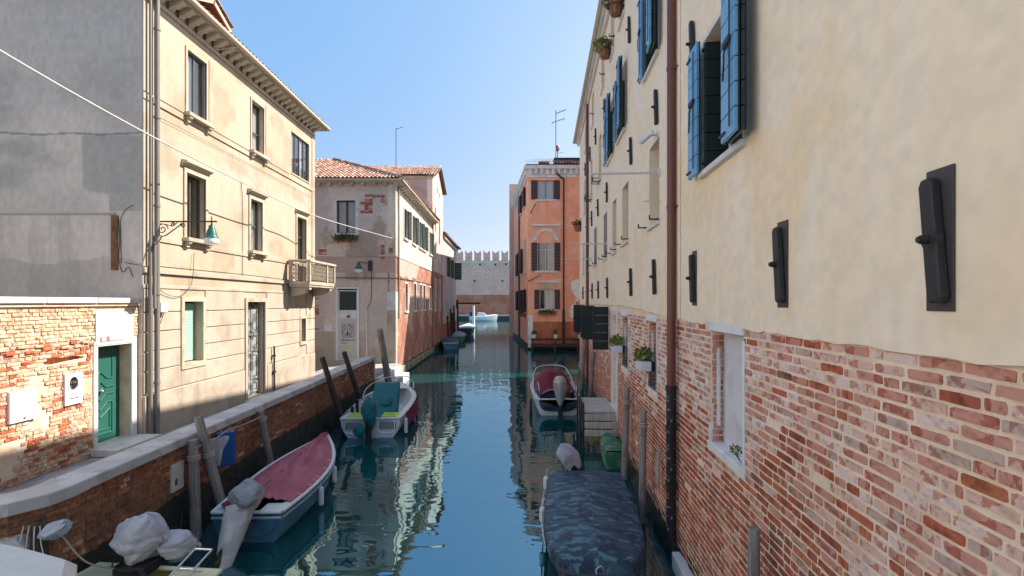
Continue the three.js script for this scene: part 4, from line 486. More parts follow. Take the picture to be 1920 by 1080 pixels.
// ---------------------------------------------------------------- pale house with green shutter
{ const T = thing('pale_house', 'pale low house with green shutters between gabled house and brick fortress wall', 'house', [-6.04, 0, -44.85]); const D = 12.2, E = 9.7;
  const holes = [[1.9, 2.8, 6.2, 8.0], [5.2, 6.1, 6.2, 8.0], [8.6, 9.5, 6.2, 8.0]];
  part(T, 'side_wall', wallGeo(0, D, -0.4, E, holes, 0.4), M.palePlaster, null, [0, SR, 0]); part(T, 'end_walls', merge([bx(-8, -0.01, -0.4, E, -0.35, -0.02), bx(-8, -0.2, -0.4, E, -D + 0.02, -D + 0.3)]), M.palePlaster);
  part(T, 'brick_foot', wallGeo(0, D, -0.4, 1.9, [], 0.05).translate(0, 0, 0.06), M.farBrickDark, null, [0, SR, 0]);
  for (const h of holes) windowUnit(T, onSide((h[0] + h[1]) / 2, h[2]), SR, 0.9, 1.8, { cols: 2, glass: M.glassDark, surround: 0.12, sm: M.stone });
  shutter(T, onSide(9.5, 6.2, 0.06), SR - 1.5, 0.75, 1.8, M.shutterTeal, 6, false, false); shutter(T, onSide(2.8, 6.2, 0.06), SR - 0.35, 0.6, 1.8, M.shutterTeal, 6, false, false); shutter(T, onSide(6.1, 6.2, 0.06), SR - 0.35, 0.6, 1.8, M.shutterTeal, 6, false, false);
  part(T, 'roof', merge([bx(-8, 0.35, E, E + 0.12, -D - 0.2, 0.2), ext([[-0.2, 0], [D + 0.2, 0], [D + 0.2, 4], [-0.2, 4]], 0.05).rotateX(-1.15).rotateY(SR).translate(0.35, E + 0.12, 0)]), M.roofUnder); part(T, 'cornice', rbx(0, D, E - 0.25, E - 0.02, 0, 0.2, 0.03), M.stone, null, [0, SR, 0]); }
// ---------------------------------------------------------------- fortress wall across the far basin
{ const T = thing('fortress_wall', 'high brick fortress wall with swallow-tailed battlements across the far water', 'wall', [0, 0, -112]);
  part(T, 'wall', bx(-60, 60, 5.4, 12.9, -1.2, 0), M.farBrickPale); part(T, 'wall_base', bx(-60, 60, 0, 5.398, -1.2, 0.03), M.farBrickDark); part(T, 'string_course', rbx(-60, 60, 12.35, 12.55, 0, 0.15, 0.03), M.stone); part(T, 'quay_edge', bx(-60, 60, -0.5, 0.75, 0.031, 0.6), mat(W1, { map: plasterTex([0.09, 0.10, 0.07], [0.06, 0.075, 0.05], [0.04, 0.05, 0.04], 3, 503) })); part(T, 'quay_stone', rbx(-60, 60, 0.752, 1.05, 0.031, 0.7, 0.03), M.stone);
  for (let x = -19.4; x < 8; x += 1.98) part(T, 'merlon', ext([[-0.75, 0], [0.75, 0], [0.75, 2.3], [0.42, 1.95], [0, 1.6], [-0.42, 1.95], [-0.75, 2.3]], 0.9, [], 0.03), M.farBrickPale, [x, 12.902, -1.0]);
  for (const [x, y] of [[-8.2, 8.4], [-2.1, 8.4], [-7, 12], [-3.6, 12], [-1.3, 12.1]]) part(T, 'putlog_hole', bx(x - 0.2, x + 0.2, y - 0.2, y + 0.2, 0.002, 0.02), M.black); }
// ---------------------------------------------------------------- orange house
{ const th = Math.atan2(1.1, 15.5), T = thing('orange_house', 'orange stucco house with white dentil cornice, dark brown shutters and brick foot', 'house', [1.3, 0, -41.5]); const E = 13.95, Wd = 6;
  const W = [[0.77, 2.07, 12.15, 13.7], [0.77, 2.12, 6.36, 8.65], [0.95, 2.15, 3.25, 4.85]];
  part(T, 'front_wall', wallGeo(0, Wd, 2.25, E, W, 0.4), M.orange);
  part(T, 'brick_foot', wallGeo(0, Wd, -0.4, 2.248, [], 0.4).translate(0, 0, -0.012), mat(W1, { map: farBrick([[0.55, 0.17, 0.06], [0.48, 0.13, 0.05], [0.58, 0.22, 0.10], [0.38, 0.10, 0.045]], [0.42, 0.20, 0.11], 4, 13, [0.46, 0.19, 0.11]), bumpMap: bumpFine, bumpScale: 0.02 }));
  { const q = rng(66), pts = []; const o = [[3.55, 5.5], [3.9, 5.7], [4.3, 5.55], [6, 5.2], [6, 2.4], [4.7, 2.4], [4.3, 2.35], [3.8, 2.6], [3.45, 2.55], [3.4, 3.1], [3.55, 3.6], [4.0, 4.1], [3.75, 4.4], [3.5, 4.9]]; o.forEach((p, i) => { const n = o[(i + 1) % o.length]; for (let k = 0; k < 6; k++) pts.push([mix(p[0], n[0], k / 6) + (q() - 0.5) * 0.12 * (p[0] < 5), mix(p[1], n[1], k / 6) + (q() - 0.5) * 0.12]); }); part(T, 'bare_render', ext(pts, 0.012).translate(0, 0, 0.0), mat(W1, { map: plasterTex([0.93, 0.91, 0.87], [0.88, 0.85, 0.80], [0.70, 0.62, 0.55], 1.5, 119, 0.7), bumpMap: bumpPlaster, bumpScale: 0.006 }));
    const L = []; for (let y = 2.6; y < 4.2; y += 0.075) for (let x = 3.9; x < 4.9; x += 0.26) if (noise2(x * 2, y * 3, 6) > 0.5) L.push(tinted(brickShapes[Math.floor(q() * 10)].clone().scale(0.24, 0.06, 0.012).translate(x + q() * 0.1, y, 0.014), brickTints[['red', 'rust', 'rose'][Math.floor(q() * 3)]])); part(T, 'bare_bricks', merge(L, true), bricksMat).userData.kind = 'stuff'; }
  const SH = PI / 2 + th; const on = (u, y, z = 0) => [u * Math.cos(-PI / 2 + th) * 0 - u * Math.sin(th) - z * Math.cos(th), y, -u * Math.cos(th) + z * Math.sin(th)];
  const side = [[2.2, 3.2, 12.0, 13.6], [5.5, 6.5, 12.0, 13.6], [1.8, 2.8, 6.4, 9.2], [4.6, 5.6, 6.4, 8.6], [9, 10, 6.4, 8.6], [1.6, 2.6, 3.0, 4.9], [4.6, 5.6, 3.0, 4.9], [9, 10, 3.0, 4.9]], RS = -PI / 2 + th;
  // side face looks towards -x: local x runs from far to near
  part(T, 'side_wall', wallGeo(-15.6, 0, -0.4, E, side.map((h) => [-h[1], -h[0], h[2], h[3]]), 0.4), M.orange, null, [0, RS, 0]);
  const oS = (u, y, z = 0) => [-u * Math.cos(RS) + z * Math.sin(RS), y, u * Math.sin(RS) + z * Math.cos(RS)];
  side.forEach((h, i) => { windowUnit(T, oS((h[0] + h[1]) / 2, h[2]), RS, 1, h[3] - h[2], { cols: 2, glass: M.glassDark, surround: 0.14, sm: i === 2 ? M.stone : M.orange, sill: [0.15, 0.12, 0.14], sillMat: M.stone }); if (i !== 2) { shutter(T, oS(h[1] + 0.02, h[2], 0.05), RS + PI + 0.35, 0.5, h[3] - h[2], M.shutterBrown, 6, false, false); shutter(T, oS(h[0] - 0.02, h[2], 0.05), RS - 0.35, 0.5, h[3] - h[2], M.shutterBrown, 6, false, false); } });
  part(T, 'rear_wing', bx(-1.6, 2, -0.4, 17.0, -20, -15.7), M.farBrickPale);
  part(T, 'rooms', bx(0.4, Wd, 0, 13.9, -1.6, -1.5), M.interior); part(T, 'far_wall', bx(Wd - 0.3, Wd - 0.002, -0.4, E, -15, -0.41), M.orange);
  const ow = (x0, x1, y0, y1, o) => windowUnit(T, [(x0 + x1) / 2, y0, 0], 0, x1 - x0, y1 - y0, { frame: mat([0.40, 0.20, 0.12], { rough: 0.6 }), rec: 0.08, sill: [0.2, 0.14, 0.16], sillMat: M.stone, ...o });
  ow(...W[0], { cols: 2, curtain: [[0, 1, M.curtain]] }); ow(...W[1], { cols: 2, rows: 2, split: 0.76, frame: M.frameWhite, curtain: [[0.1, 0.5, M.curtain], [0.6, 1, M.curtain]], brackets: [0.15] }); ow(...W[2], { cols: 2, frame: M.frameWhite, curtain: [[0.3, 1, M.curtain]] });
  for (const [i, w] of [[0, 0.52], [1, 0.5], [2, 0.44]]) { const h = W[i]; shutter(T, [h[0] - w, h[2], 0.02], 0, w - 0.01, h[3] - h[2], M.shutterBrown, 9, true, false); shutter(T, [h[1] + 0.01, h[2], 0.02], 0, w - 0.01, h[3] - h[2], M.shutterBrown, 9, true, false); }
  { const a = [], b = []; for (let i = 0; i <= 20; i++) { const t = PI * i / 20; a.push([0.98 * Math.cos(t), 0.98 * Math.sin(t)]); b.push([0.74 * Math.cos(t), 0.74 * Math.sin(t)]); } part(T, 'window_arch', ext([...a, ...b.reverse()], 0.1).translate(1.445, 8.85, -0.01), M.stone); part(T, 'window_arch', rbx(0.35, 2.6, 9.98, 10.16, -0.01, 0.2, 0.02), M.stone); part(T, 'window_arch', merge([rbx(0.36, 0.48, 8.7, 8.86, -0.01, 0.1, 0.02), rbx(2.4, 2.53, 8.7, 8.86, -0.01, 0.1, 0.02), bx(2.46, 2.52, 8.86, 9.97, -0.01, 0.06), bx(0.38, 0.43, 8.86, 9.97, -0.01, 0.06)]), M.stone); }
  part(T, 'lintel', rbx(0.5, 2.7, 5.4, 5.58, -0.01, 0.12, 0.02), M.stone); part(T, 'lintel', rbx(0.9, 2.2, 4.88, 5.3, -0.01, 0.05, 0.02), M.trim); part(T, 'lintel', rbx(0.6, 2.3, 13.72, 13.8, -0.01, 0.08, 0.02), M.stone);
  part(T, 'corner_pillar', rbx(-0.02, 0.4, 0.15, 2.75, -0.3, 0.1, 0.03), M.whitewash);
  part(T, 'cornice', merge([rbx(-0.06, Wd, E - 0.03, E + 0.2, -0.02, 0.1, 0.02), rbx(-0.25, Wd, E + 0.62, E + 0.92, -0.02, 0.34, 0.04)]), M.stone); part(T, 'cornice_frieze', bx(0, Wd, E + 0.2, E + 0.62, -0.2, 0.01), M.stone);
  for (let x = 0.05; x < Wd; x += 0.47) part(T, 'dentil', rbx(x, x + 0.2, E + 0.202, E + 0.618, 0.012, 0.28, 0.015), M.stone);
  { const g = sub(T, 'side_cornice', [0, 0, 0], RS); part(g, 'moulding', merge([rbx(-15.6, -0.02, E - 0.03, E + 0.2, -0.02, 0.1, 0.02), rbx(-15.6, 0.2, E + 0.63, E + 0.91, -0.02, 0.33, 0.04), bx(-15.6, -0.02, E + 0.2, E + 0.63, -0.2, 0.011)]), M.stone); for (let x = -15.4; x < -0.3; x += 0.47) part(g, 'dentil', rbx(x, x + 0.2, E + 0.203, E + 0.62, 0.012, 0.28, 0.015), M.stone); }
  part(T, 'roof', merge([bx(-0.2, Wd, E + 0.93, E + 1.0, -15, 0.3)]), M.roofUnder); part(T, 'roof_tiles', tiles(V(-0.3, E + 1.0, 0.36), V(Wd + 0.3, 0, 0), V(0, 1.0, -2.4), null, 74, 0.24, 0.4), M.tileMat).userData.kind = 'stuff';
  part(T, 'chimney', merge([rbx(4.75, 5.6, E + 0.9, E + 2.1, -1.6, -0.7, 0.02)]), M.farBrickRed); part(T, 'chimney', merge([rbx(4.6, 5.75, E + 2.1, E + 2.32, -1.75, -0.55, 0.03)]), M.trim); part(T, 'skylight', rbx(2.2, 4.7, E + 1.2, E + 1.95, -2.2, -1.2, 0.05), M.black); part(T, 'chimney', rbx(0.9, 1.8, E + 1.2, E + 1.5, -1.6, -0.7, 0.05), M.terracotta);
  part(T, 'downpipe', merge([tube([[2.3, E + 0.3, 0.3], [2.6, E, 0.14], [2.87, E - 0.15, 0.09], [2.88, E - 0.6, 0.09]], 0.07, 16, 8), cyl([2.88, 0.5, 0.09], [2.88, E - 0.5, 0.09], 0.065), cyl([2.88, 0.5, 0.09], [2.88, 3.2, 0.09], 0.11)]), M.pipeBlack);
  part(T, 'iron_strap', cyl([0.2, 11.0, 0.04], [0.6, 11.8, 0.04], 0.03), M.iron); part(T, 'cable', tube([[0.0, 5.5, 0.05], [1.0, 6.0, 0.3]], 0.03, 4, 5), M.cable); part(T, 'weed_skirt', skirt(Wd, 0.4, 0.4, 0.12, 41, 40), M.algae); part(T, 'weed_skirt', skirt(15.6, 0.45, 0.4, 0.12, 42, 60).translate(-15.6, 0, 0), M.algae, null, [0, RS, 0]);
  part(T, 'downpipe', merge([cyl([-7.5, 0.5, 0.08], [-7.5, E, 0.08], 0.07), cyl([-8.1, 0.5, 0.08], [-8.1, E, 0.08], 0.05)]), M.pipeBrown, null, [0, RS, 0]); }
{ const T = thing('house_dock', 'dark wooden dock with rail along foot of orange house', 'dock', [1.5, 0, -41.35]); part(T, 'deck', rbx(0, 5.6, 0.28, 0.4, 0.02, 0.9, 0.02), M.poleDark); part(T, 'rail', rbx(0, 5.6, 0.8, 0.98, 0.85, 0.95, 0.02), M.poleDark); part(T, 'rail', rbx(0, 5.6, 0.45, 0.56, 0.86, 0.94, 0.02), M.poleDark); for (const x of [0.1, 1.9, 3.7, 5.4]) part(T, 'post', cyl([x, -0.5, 0.9], [x, 0.82, 0.9], 0.07), M.poleDark); }
[['left end of dock rail by white pillar', 0.25], ['middle of dock rail below lower window', 1.95], ['dock rail beside the downpipe', 3.85]].forEach(([l, x], i) => { const T = thing('potted_plant', 'white bucket plant on ' + l, 'potted plant', [1.5 + x, 0.98, -40.45], 0, 'buckets on the dock rail'); part(T, 'pot', new THREE.CylinderGeometry(0.16, 0.12, 0.3, 12).translate(0, 0.15, 0), M.plasticWhite); part(T, 'foliage', foliage(120, 0.2, 0.2, 0.2, 0.12, GREEN, 300 + i).translate(0, 0.42, 0), M.leaf); });
{ const T = thing('window_planter', 'planter of mixed greenery on lowest window of orange house', 'planter', [2.85, 2.8, -41.25]); part(T, 'trough', rbx(-0.7, 0.7, 0, 0.18, -0.12, 0.12, 0.02), M.terracotta); part(T, 'foliage', foliage(320, 0.75, 0.18, 0.2, 0.13, [...GREEN, [0.25, 0.2, 0.15]], 88).translate(0, 0.22, 0.05), M.leaf); }
{ const T = thing('window_planter', 'trailing planter on canal side of orange house', 'planter', [1.0, 2.7, -44.0]); part(T, 'trough', rbx(-0.3, 0.12, 0, 0.2, -0.7, 0.7, 0.02), M.terracotta); part(T, 'foliage', foliage(320, 0.35, 0.35, 0.8, 0.14, GREEN, 89).translate(-0.15, 0.2, 0), M.leaf); }
{ const T = thing('television_antenna', 'tall television antenna mast above orange house roof', 'antenna', [3.65, 15.4, -42.6]); part(T, 'mast', cyl([0, 0, 0], [0, 4.4, 0], 0.03), M.cable); part(T, 'boom', merge([cyl([-0.35, 3.35, 0], [0.75, 3.72, 0], 0.025), ...[-0.3, 0, 0.35, 0.65].map((x) => cyl([x, 3.38 + x * 0.33, -0.2], [x, 3.38 + x * 0.33, 0.2], 0.015))]), M.cable); part(T, 'boom', merge([cyl([0, 4.1, 0], [0.85, 4.45, 0], 0.025), ...[0.1, 0.3, 0.5, 0.7].map((x) => cyl([x, 4.12 + x * 0.41, -0.15], [x, 4.12 + x * 0.41, 0.15], 0.015))]), M.cable); }
{ const T = thing('satellite_dish', 'rust-red satellite dish on orange house roof', 'satellite dish', [3.75, 15.7, -42.2]); part(T, 'dish', new THREE.SphereGeometry(0.5, 20, 8, 0, 2 * PI, 0, 0.9).rotateX(PI / 2).scale(0.42, 0.72, 1).translate(0, 0.8, -0.3), mat([0.28, 0.12, 0.12], { rough: 0.6 })); part(T, 'mount', merge([cyl([0, -0.2, -0.1], [0, 0.7, -0.1], 0.03), cyl([0, 0.4, 0], [0.4, 0.35, 0.4], 0.015)]), M.cable); }
// house behind the long cream house: it shades the far bank
{ const T = thing('rear_house', 'ochre house standing behind the long cream house', 'house', [6.3, 0, -34.3]); part(T, 'wall', bx(0, 10, -0.4, 16.4, -7, 0), M.orange); part(T, 'roof', merge([bx(-0.2, 10.2, 16.4, 16.6, -7.2, 0.2), ext([[-0.2, 0], [10.2, 0], [5, 2]], 7.2).translate(0, 16.6, -7.1)]), M.roofUnder); }
// ---------------------------------------------------------------- right: long cream house on a brick base. local x = minus the distance along the wall, z = out over the canal
const RT = Math.atan2(-0.998, -0.0614), RO = [1.95, 0, 0];
const cream = thing('cream_house', 'long cream plastered house on a bleached red brick base with iron wall anchors', 'house', RO, RT);
cream.updateMatrixWorld(true);
const rw = (s, y, z) => cream.localToWorld(V(-s, y, z)).toArray();
{
  const T = cream, L = 27.2, H = 12.35;
  const hol = (s0, s1, y0, y1) => [-s1, -s0, y0, y1];
  const low = [hol(5.0, 5.96, 2.22, 3.62), hol(8.8, 9.55, 2.28, 3.6), hol(11.8, 12.7, 2.28, 3.62), hol(13.55, 14.45, 0.98, 3.5), hol(15.2, 16.2, 2.45, 3.6), hol(19.3, 20.3, 2.45, 3.6), hol(24.0, 25, 2.45, 3.6)];
  const B = [hol(4.95, 6.1, 5.4, 6.95), hol(8.5, 9.3, 5.2, 6.6), hol(11.6, 12.5, 5.25, 6.6), hol(13.5, 14.3, 5.2, 6.6), hol(15.5, 16.3, 5.2, 6.6), hol(18.5, 19.4, 5.2, 6.6), hol(21.6, 22.4, 5.2, 6.6), hol(24, 24.8, 5.2, 6.6)];
  const C = [hol(8.6, 9.55, 8.05, 9.65), hol(12.1, 13.1, 7.95, 9.5), hol(14.2, 15.2, 7.95, 9.5), hol(17.0, 17.8, 8.0, 9.5), hol(20.1, 20.9, 8.0, 9.5), hol(23.4, 24.2, 8, 9.5)];
  const A = [hol(12.15, 12.95, 10.75, 11.95), hol(13.9, 14.6, 10.75, 11.95), hol(16.2, 17.0, 10.75, 11.95), hol(19.6, 20.4, 10.75, 11.95), hol(23, 23.8, 10.75, 11.95)];
  const border = (s) => mix(3.585, 3.76, ss(6, 13, s)) + 0.02 * (noise2(s * 3, 4, 2) - 0.5);
  const pts = [[-L, H], [3, H], [3, 3.58]]; for (let s = -2.9; s < L; s += 0.11) pts.push([-s, border(s) + 0.035 * (noise2(s * 9, 9, 6) - 0.5)]); pts.push([-L, 3.76]); pts.reverse();
  part(T, 'plaster_wall', ext(pts, 0.345, [...B, ...C, ...A].map((h) => rectP(...h))).translate(0, 0, -0.315), M.cream);
  part(T, 'brick_wall', wallGeo(-L, 3, 0.3, 3.8, [...low.map((h) => [h[0], h[1], h[2], Math.min(h[3], 3.79)])], 0.3), M.mortar); part(T, 'wall_foot', bx(-L, 3, -0.6, 0.298, -0.3, -0.002), M.mortarDark);
  // bricks
  const tint = (u, v, q) => { const r = q(), s = -u, n = noise2(u * 0.7 + 30, v * 1.1, 4), p = ss(1.6, 2.75, v + 1.1 * (n - 0.5)); if (v < 0.42 && r < 0.75) return r < 0.4 ? 'slime' : 'umber'; if (v < 0.75 && r < 0.25) return 'brown'; if (r < p * 0.93) { const k = q(); return k < 0.34 ? 'rose' : k < 0.62 ? 'pale' : k < 0.84 ? 'ash' : k < 0.95 ? 'grey' : 'red'; } const k = q(); return k < 0.42 ? 'red' : k < 0.58 ? 'rust' : k < 0.76 ? 'deep' : k < 0.9 ? 'rose' : k < 0.95 ? 'tan' : 'brown'; };
  const holes = low.map((h) => [h[0] - 0.02, h[1] + 0.02, h[2] - 0.1, h[3] + 0.1]); holes[3] = [-14.6, -13.4, 0.3, 3.8];
  brickField(T, T, -L, -1.05, 0.22, 3.58, { seed: 51, L: 0.272, H: 0.0735, joint: 0.0155, proud: 0.0055, holes, tint, headers: 0.36, lost: 0.012 });
  part(T, 'weed_skirt', skirt(L, 0.3, 0.5, 0.2, 55, 220).translate(-L, 0, 0), M.algae);
  part(T, 'stone_plinth', rbx(-7.28, -2.5, 0.06, 0.31, -0.05, 0.13, 0.02), M.stone);
  // back of the house
  part(T, 'rooms', merge([bx(-L + 0.02, 2.98, -0.3, H - 0.1, -1.5, -1.4), ...[3.9, 7.4, 10.2].map((y) => bx(-L + 0.3, 2.9, y, y + 0.05, -1.39, -0.32)), ...[7.3, 10.6, 13.2, 14.9, 17.5, 21.2].map((s) => bx(-s - 0.05, -s, 0.3, H - 0.2, -1.39, -0.33))]), M.interior);
  part(T, 'end_wall', bx(-L - 0.3, -L - 0.002, -0.5, H, -10, -0.0), M.cream); part(T, 'rear_wall', bx(-L, 3, -0.5, H, -10, -9.7), M.cream); part(T, 'side_wall', bx(3.002, 3.3, -0.5, H, -10, -0.0), M.cream);
  part(T, 'eaves', merge([rbx(-L - 0.5, 3.4, H, H + 0.1, -10.2, 0.24, 0.02), rbx(-L - 0.4, 3.3, H - 0.16, H - 0.002, 0.031, 0.13, 0.03)]), M.stone); part(T, 'gutter', tube([[-L - 0.5, H + 0.1, 0.3], [3.4, H + 0.1, 0.3]], 0.075, 2, 10), M.trim); part(T, 'roof', ext([[0, 0], [10.2, 0], [5.1, 1.9]], L + 4).rotateY(PI / 2).translate(-L - 0.5, H + 0.1, 0), M.roofUnder);
  // ground-floor openings
  const board = mat(W1, { map: plasterTex([0.70, 0.70, 0.72], [0.62, 0.62, 0.64], [0.50, 0.49, 0.49], 1.5, 511, 0.7) });
  for (const i of [0, 1, 2]) { const h = low[i], w = h[1] - h[0], g = sub(T, 'window', [(h[0] + h[1]) / 2, h[2], 0]);
    part(g, 'lintel', rbx(-w / 2 - 0.09, w / 2 + 0.05, h[3] - h[2] - 0.1, h[3] - h[2] + 0.02, -0.2, 0.034, 0.01), M.whitewash); part(g, 'sill', rbx(-w / 2 - 0.1, w / 2 + 0.06, -0.09, 0.008, -0.24, 0.02, 0.012), M.whitewash); part(g, 'jamb_patch', bx(-w / 2 - 0.06, -w / 2 + 0.003, 0.01, 0.22, -0.14, 0.012), M.whitewash); part(g, 'jamb_patch', bx(w / 2 - 0.003, w / 2 + 0.05, 0.01, 1.25, -0.13, 0.011), M.whitewash);
    if (i === 0) part(g, 'board', bx(-w / 2, w / 2, 0, h[3] - h[2] - 0.1, -0.2, -0.14), board); else { part(g, 'board', bx(-w / 2, w / 2, 0, h[3] - h[2] - 0.1, -0.25, -0.2), board); const bars = []; for (let k = 0; k < 6; k++) bars.push(cyl([-w / 2 + (k + 0.5) * w / 6, 0, 0.0], [-w / 2 + (k + 0.5) * w / 6, 0.5, 0.0], 0.008)); bars.push(cyl([-w / 2, 0.5, 0], [w / 2, 0.5, 0], 0.01), cyl([-w / 2, 0.08, 0], [w / 2, 0.08, 0], 0.01)); part(g, 'railing', merge(bars), M.iron); }
    const jb = [], q = rng(70 + i); for (let y = 0.02; y < h[3] - h[2] - 0.16; y += 0.073) jb.push(rbx(-w / 2 - 0.001, -w / 2 + 0.008 + 0.016 * q(), y, y + 0.058, -0.13, -0.005 - 0.02 * q(), 0.006)); part(g, 'jamb_bricks', merge(jb), brickMats.rose).userData.kind = 'stuff'; part(g, 'mortar_strip', rbx(-w / 2, -w / 2 + 0.03, 0.2, h[3] - h[2] - 0.3, -0.1, -0.055, 0.012), M.whitewash); }
  { const h = low[3], g = sub(T, 'door', [-14, 0.98, 0]); part(g, 'stone_frame', merge([rbx(-0.59, -0.452, -0.3, 2.6, -0.2, 0.03, 0.012), rbx(0.452, 0.59, -0.3, 2.6, -0.2, 0.03, 0.012), rbx(-0.59, 0.59, 2.602, 2.74, -0.2, 0.03, 0.012)]), M.whitewash); part(g, 'door_leaf', bx(-0.45, 0.45, 0, 2.6, -0.2, -0.15), board); part(g, 'threshold', rbx(-0.7, 0.7, -0.14, -0.002, -0.2, 0.06, 0.02), M.stone); }
  for (const i of [4, 5, 6]) { const h = low[i]; windowUnit(T, [(h[0] + h[1]) / 2, h[2], 0], 0, h[1] - h[0], h[3] - h[2], { cols: 2, glass: M.glassDark, sill: [0.05, 0.08, 0.03], sillMat: M.whitewash }); shutter(T, [h[1] + 0.03, h[2] - 0.02, 0.035], -PI / 2 + 0.03, 0.46, 1.28, M.shutterGreen, 5, true, true); if (i > 4) shutter(T, [h[0] - 0.03, h[2] - 0.02, 0.035], -PI / 2 - 0.1, 0.46, 1.28, M.shutterGreen, 5, true, false); }
  // upper openings
  const glazed = (h, o = {}) => { const w = h[1] - h[0], hh = h[3] - h[2]; return windowUnit(T, [(h[0] + h[1]) / 2, h[2], 0.03], 0, w, hh, { cols: 2, rec: 0.26, glass: M.glassDark, frame: M.frameWhite, sill: [0.06, 0.07, 0.05], sillMat: M.stone, ...o }); };
  const blueOpen = (h, bd) => { const w = (h[1] - h[0]) / 4 + 0.02, hh = h[3] - h[2];
    glazed(h, { sill: [0.1, 0.07, 0.06] }); part(T, 'lintel', bx(h[0] - 0.05, h[1] + 0.05, h[3] + 0.002, h[3] + 0.06, 0.02, 0.036), M.stone);
    shutter(T, [h[0] + 0.012, h[2] + 0.02, 0.045], PI / 2 - 0.02, w * 0.9, hh - 0.04, M.shutterGreen, 7, false, false);                 // far inner leaf, folded into the reveal
    shutter(T, [h[0] - w - 0.06, h[2] - 0.02, 0.10], 0.0, w + 0.08, hh + 0.02, M.shutterBlue, 7, bd, true);                              // far outer leaf, flat on the wall
    shutter(T, [h[1] - 0.04, h[2] - 0.02, 0.19], -0.05, w + 0.12, hh + 0.02, M.shutterBlue, 7, bd, true); shutter(T, [h[1] - 0.02, h[2] - 0.02, 0.135], -0.05, w + 0.12, hh + 0.02, M.shutterGreen, 7, false, false); };
  blueOpen(B[0], true); [C[0], C[1], C[2]].forEach((h) => blueOpen(h, true));
  for (const h of [B[1], B[2], B[3], B[6], B[7], C[3], C[4], C[5]]) glazed(h, {});
  for (const h of [B[4], B[5]]) { glazed(h); shutter(T, [h[0], h[2] + 0.01, 0.005], 0, (h[1] - h[0]) / 2, h[3] - h[2] - 0.02, M.shutterGreen, 7, false, false); shutter(T, [(h[0] + h[1]) / 2, h[2] + 0.01, 0.005], 0, (h[1] - h[0]) / 2, h[3] - h[2] - 0.02, M.shutterGreen, 7, false, false); }
  for (const h of A) glazed(h, { cols: 1 });
  // shutter hooks
  const hook = merge([bx(-0.012, 0.012, -0.012, 0.012, -0.02, 0.16), bx(-0.012, 0.012, -0.012, 0.07, 0.14, 0.16), bx(-0.05, 0.05, -0.01, 0.01, 0.02, 0.045)]);
  for (const h of [B[1], B[2], B[3], B[4], B[5]]) for (const x of [h[0] - 0.25, h[1] - 0.05]) part(T, 'shutter_hook', hook, M.iron, [x, h[2] + 0.03, 0.03]);
  for (const h of A.slice(0, 4)) part(T, 'shutter_hook', hook, M.iron, [h[1] + 0.1, h[2] + 0.25, 0.03]);
  // iron wall anchors: plate, tilted bar, tie-rod end
  const plate = rbx(-0.085, 0.085, -0.345, 0.345, 0.0, 0.012, 0.003), bar = ext([[-0.045, -0.28], [-0.03, -0.305], [0.03, -0.305], [0.045, -0.28], [0.04, 0.27], [0.025, 0.3], [-0.025, 0.3], [-0.045, 0.27]], 0.035, [], 0.008).translate(0, 0, 0.02), nut = merge([cyl([0, 0, 0.03], [0, 0, 0.065], 0.052, 0.048, 14), cyl([0, 0, 0.06], [0, 0, 0.1], 0.022, 0.022, 10), cyl([0, 0, 0.098], [0, 0, 0.112], 0.016, 0.016, 8)]);
  const anchor = (s, y, big) => { const g = sub(T, 'wall_anchor', [-s, y, 0.031]); if (big) part(g, 'plate', plate, M.ironPlate); part(g, 'bar', bar, M.iron, [0, 0, 0.0], [0, 0, 0.1 * (R() < 0.8 ? 1 : -0.4)]); part(g, 'tie_rod', nut, M.iron); };
  for (const [s, y] of [[2.47, 4.15], [4.1, 4.15], [6.5, 4.15], [8.75, 4.28], [11.1, 4.28], [15.2, 4.27], [17.7, 4.27], [19.9, 4.28], [22.3, 4.28], [24.5, 4.28]]) anchor(s, y, s < 8);
  for (const s of [6.5, 8.6, 11.1, 15.3, 17.8, 20.1, 22.4]) anchor(s, 7.12, false); for (const s of [11.3, 15.9, 18.6, 20.8, 23.2]) anchor(s, 9.85, false);
  // downpipes
  part(T, 'downpipe', merge([cyl([-7.42, 2.62, 0.1], [-7.42, H + 0.05, 0.1], 0.062, 0.062, 16), ...[3.2, 5.2, 7.2, 9.2, 11].map((y) => merge([cyl([-7.42, y, 0.1], [-7.42, y + 0.05, 0.1], 0.07, 0.07, 16), cyl([-7.42, y + 0.02, 0.1], [-7.3, y + 0.02, 0.03], 0.01)]))]), M.pipeBrown);
  part(T, 'downpipe_foot', merge([cyl([-7.42, 0.4, 0.1], [-7.42, 2.64, 0.1], 0.072, 0.072, 16), ...[2.58, 2.0, 1.2].map((y) => cyl([-7.42, y, 0.1], [-7.42, y + 0.06, 0.1], 0.084, 0.084, 16)), cyl([-7.42, 2.1, 0.1], [-7.26, 2.1, 0.02], 0.01)]), M.pipeBlack);
  part(T, 'conduit', cyl([-7.18, 3.62, 0.045], [-7.18, H, 0.045], 0.014), M.cream); part(T, 'downpipe', merge([cyl([-21.7, 0.4, 0.1], [-21.7, H + 0.05, 0.1], 0.06, 0.06, 10), cyl([-23.6, 0.4, 0.1], [-23.6, 3.7, 0.1], 0.045)]), M.pipeBrown);
  // drying arms
  const arm = merge([cyl([0, 0, 0.02], [0, 0, 1.1], 0.018), bx(-0.03, 0.03, -0.06, 0.06, 0, 0.03)]);
  part(T, 'drying_arm', arm, M.cableWhite, [-8.42, 5.97, 0.03]); part(T, 'drying_arm', arm, M.cableWhite, [-15.4, 5.6, 0.03]); part(T, 'drying_arm', arm, M.cableWhite, [-20.4, 5.55, 0.03]); part(T, 'stay', cyl([-8.42, 5.5, 0.03], [-8.42, 5.5, 0.3], 0.012), M.cableWhite);
}
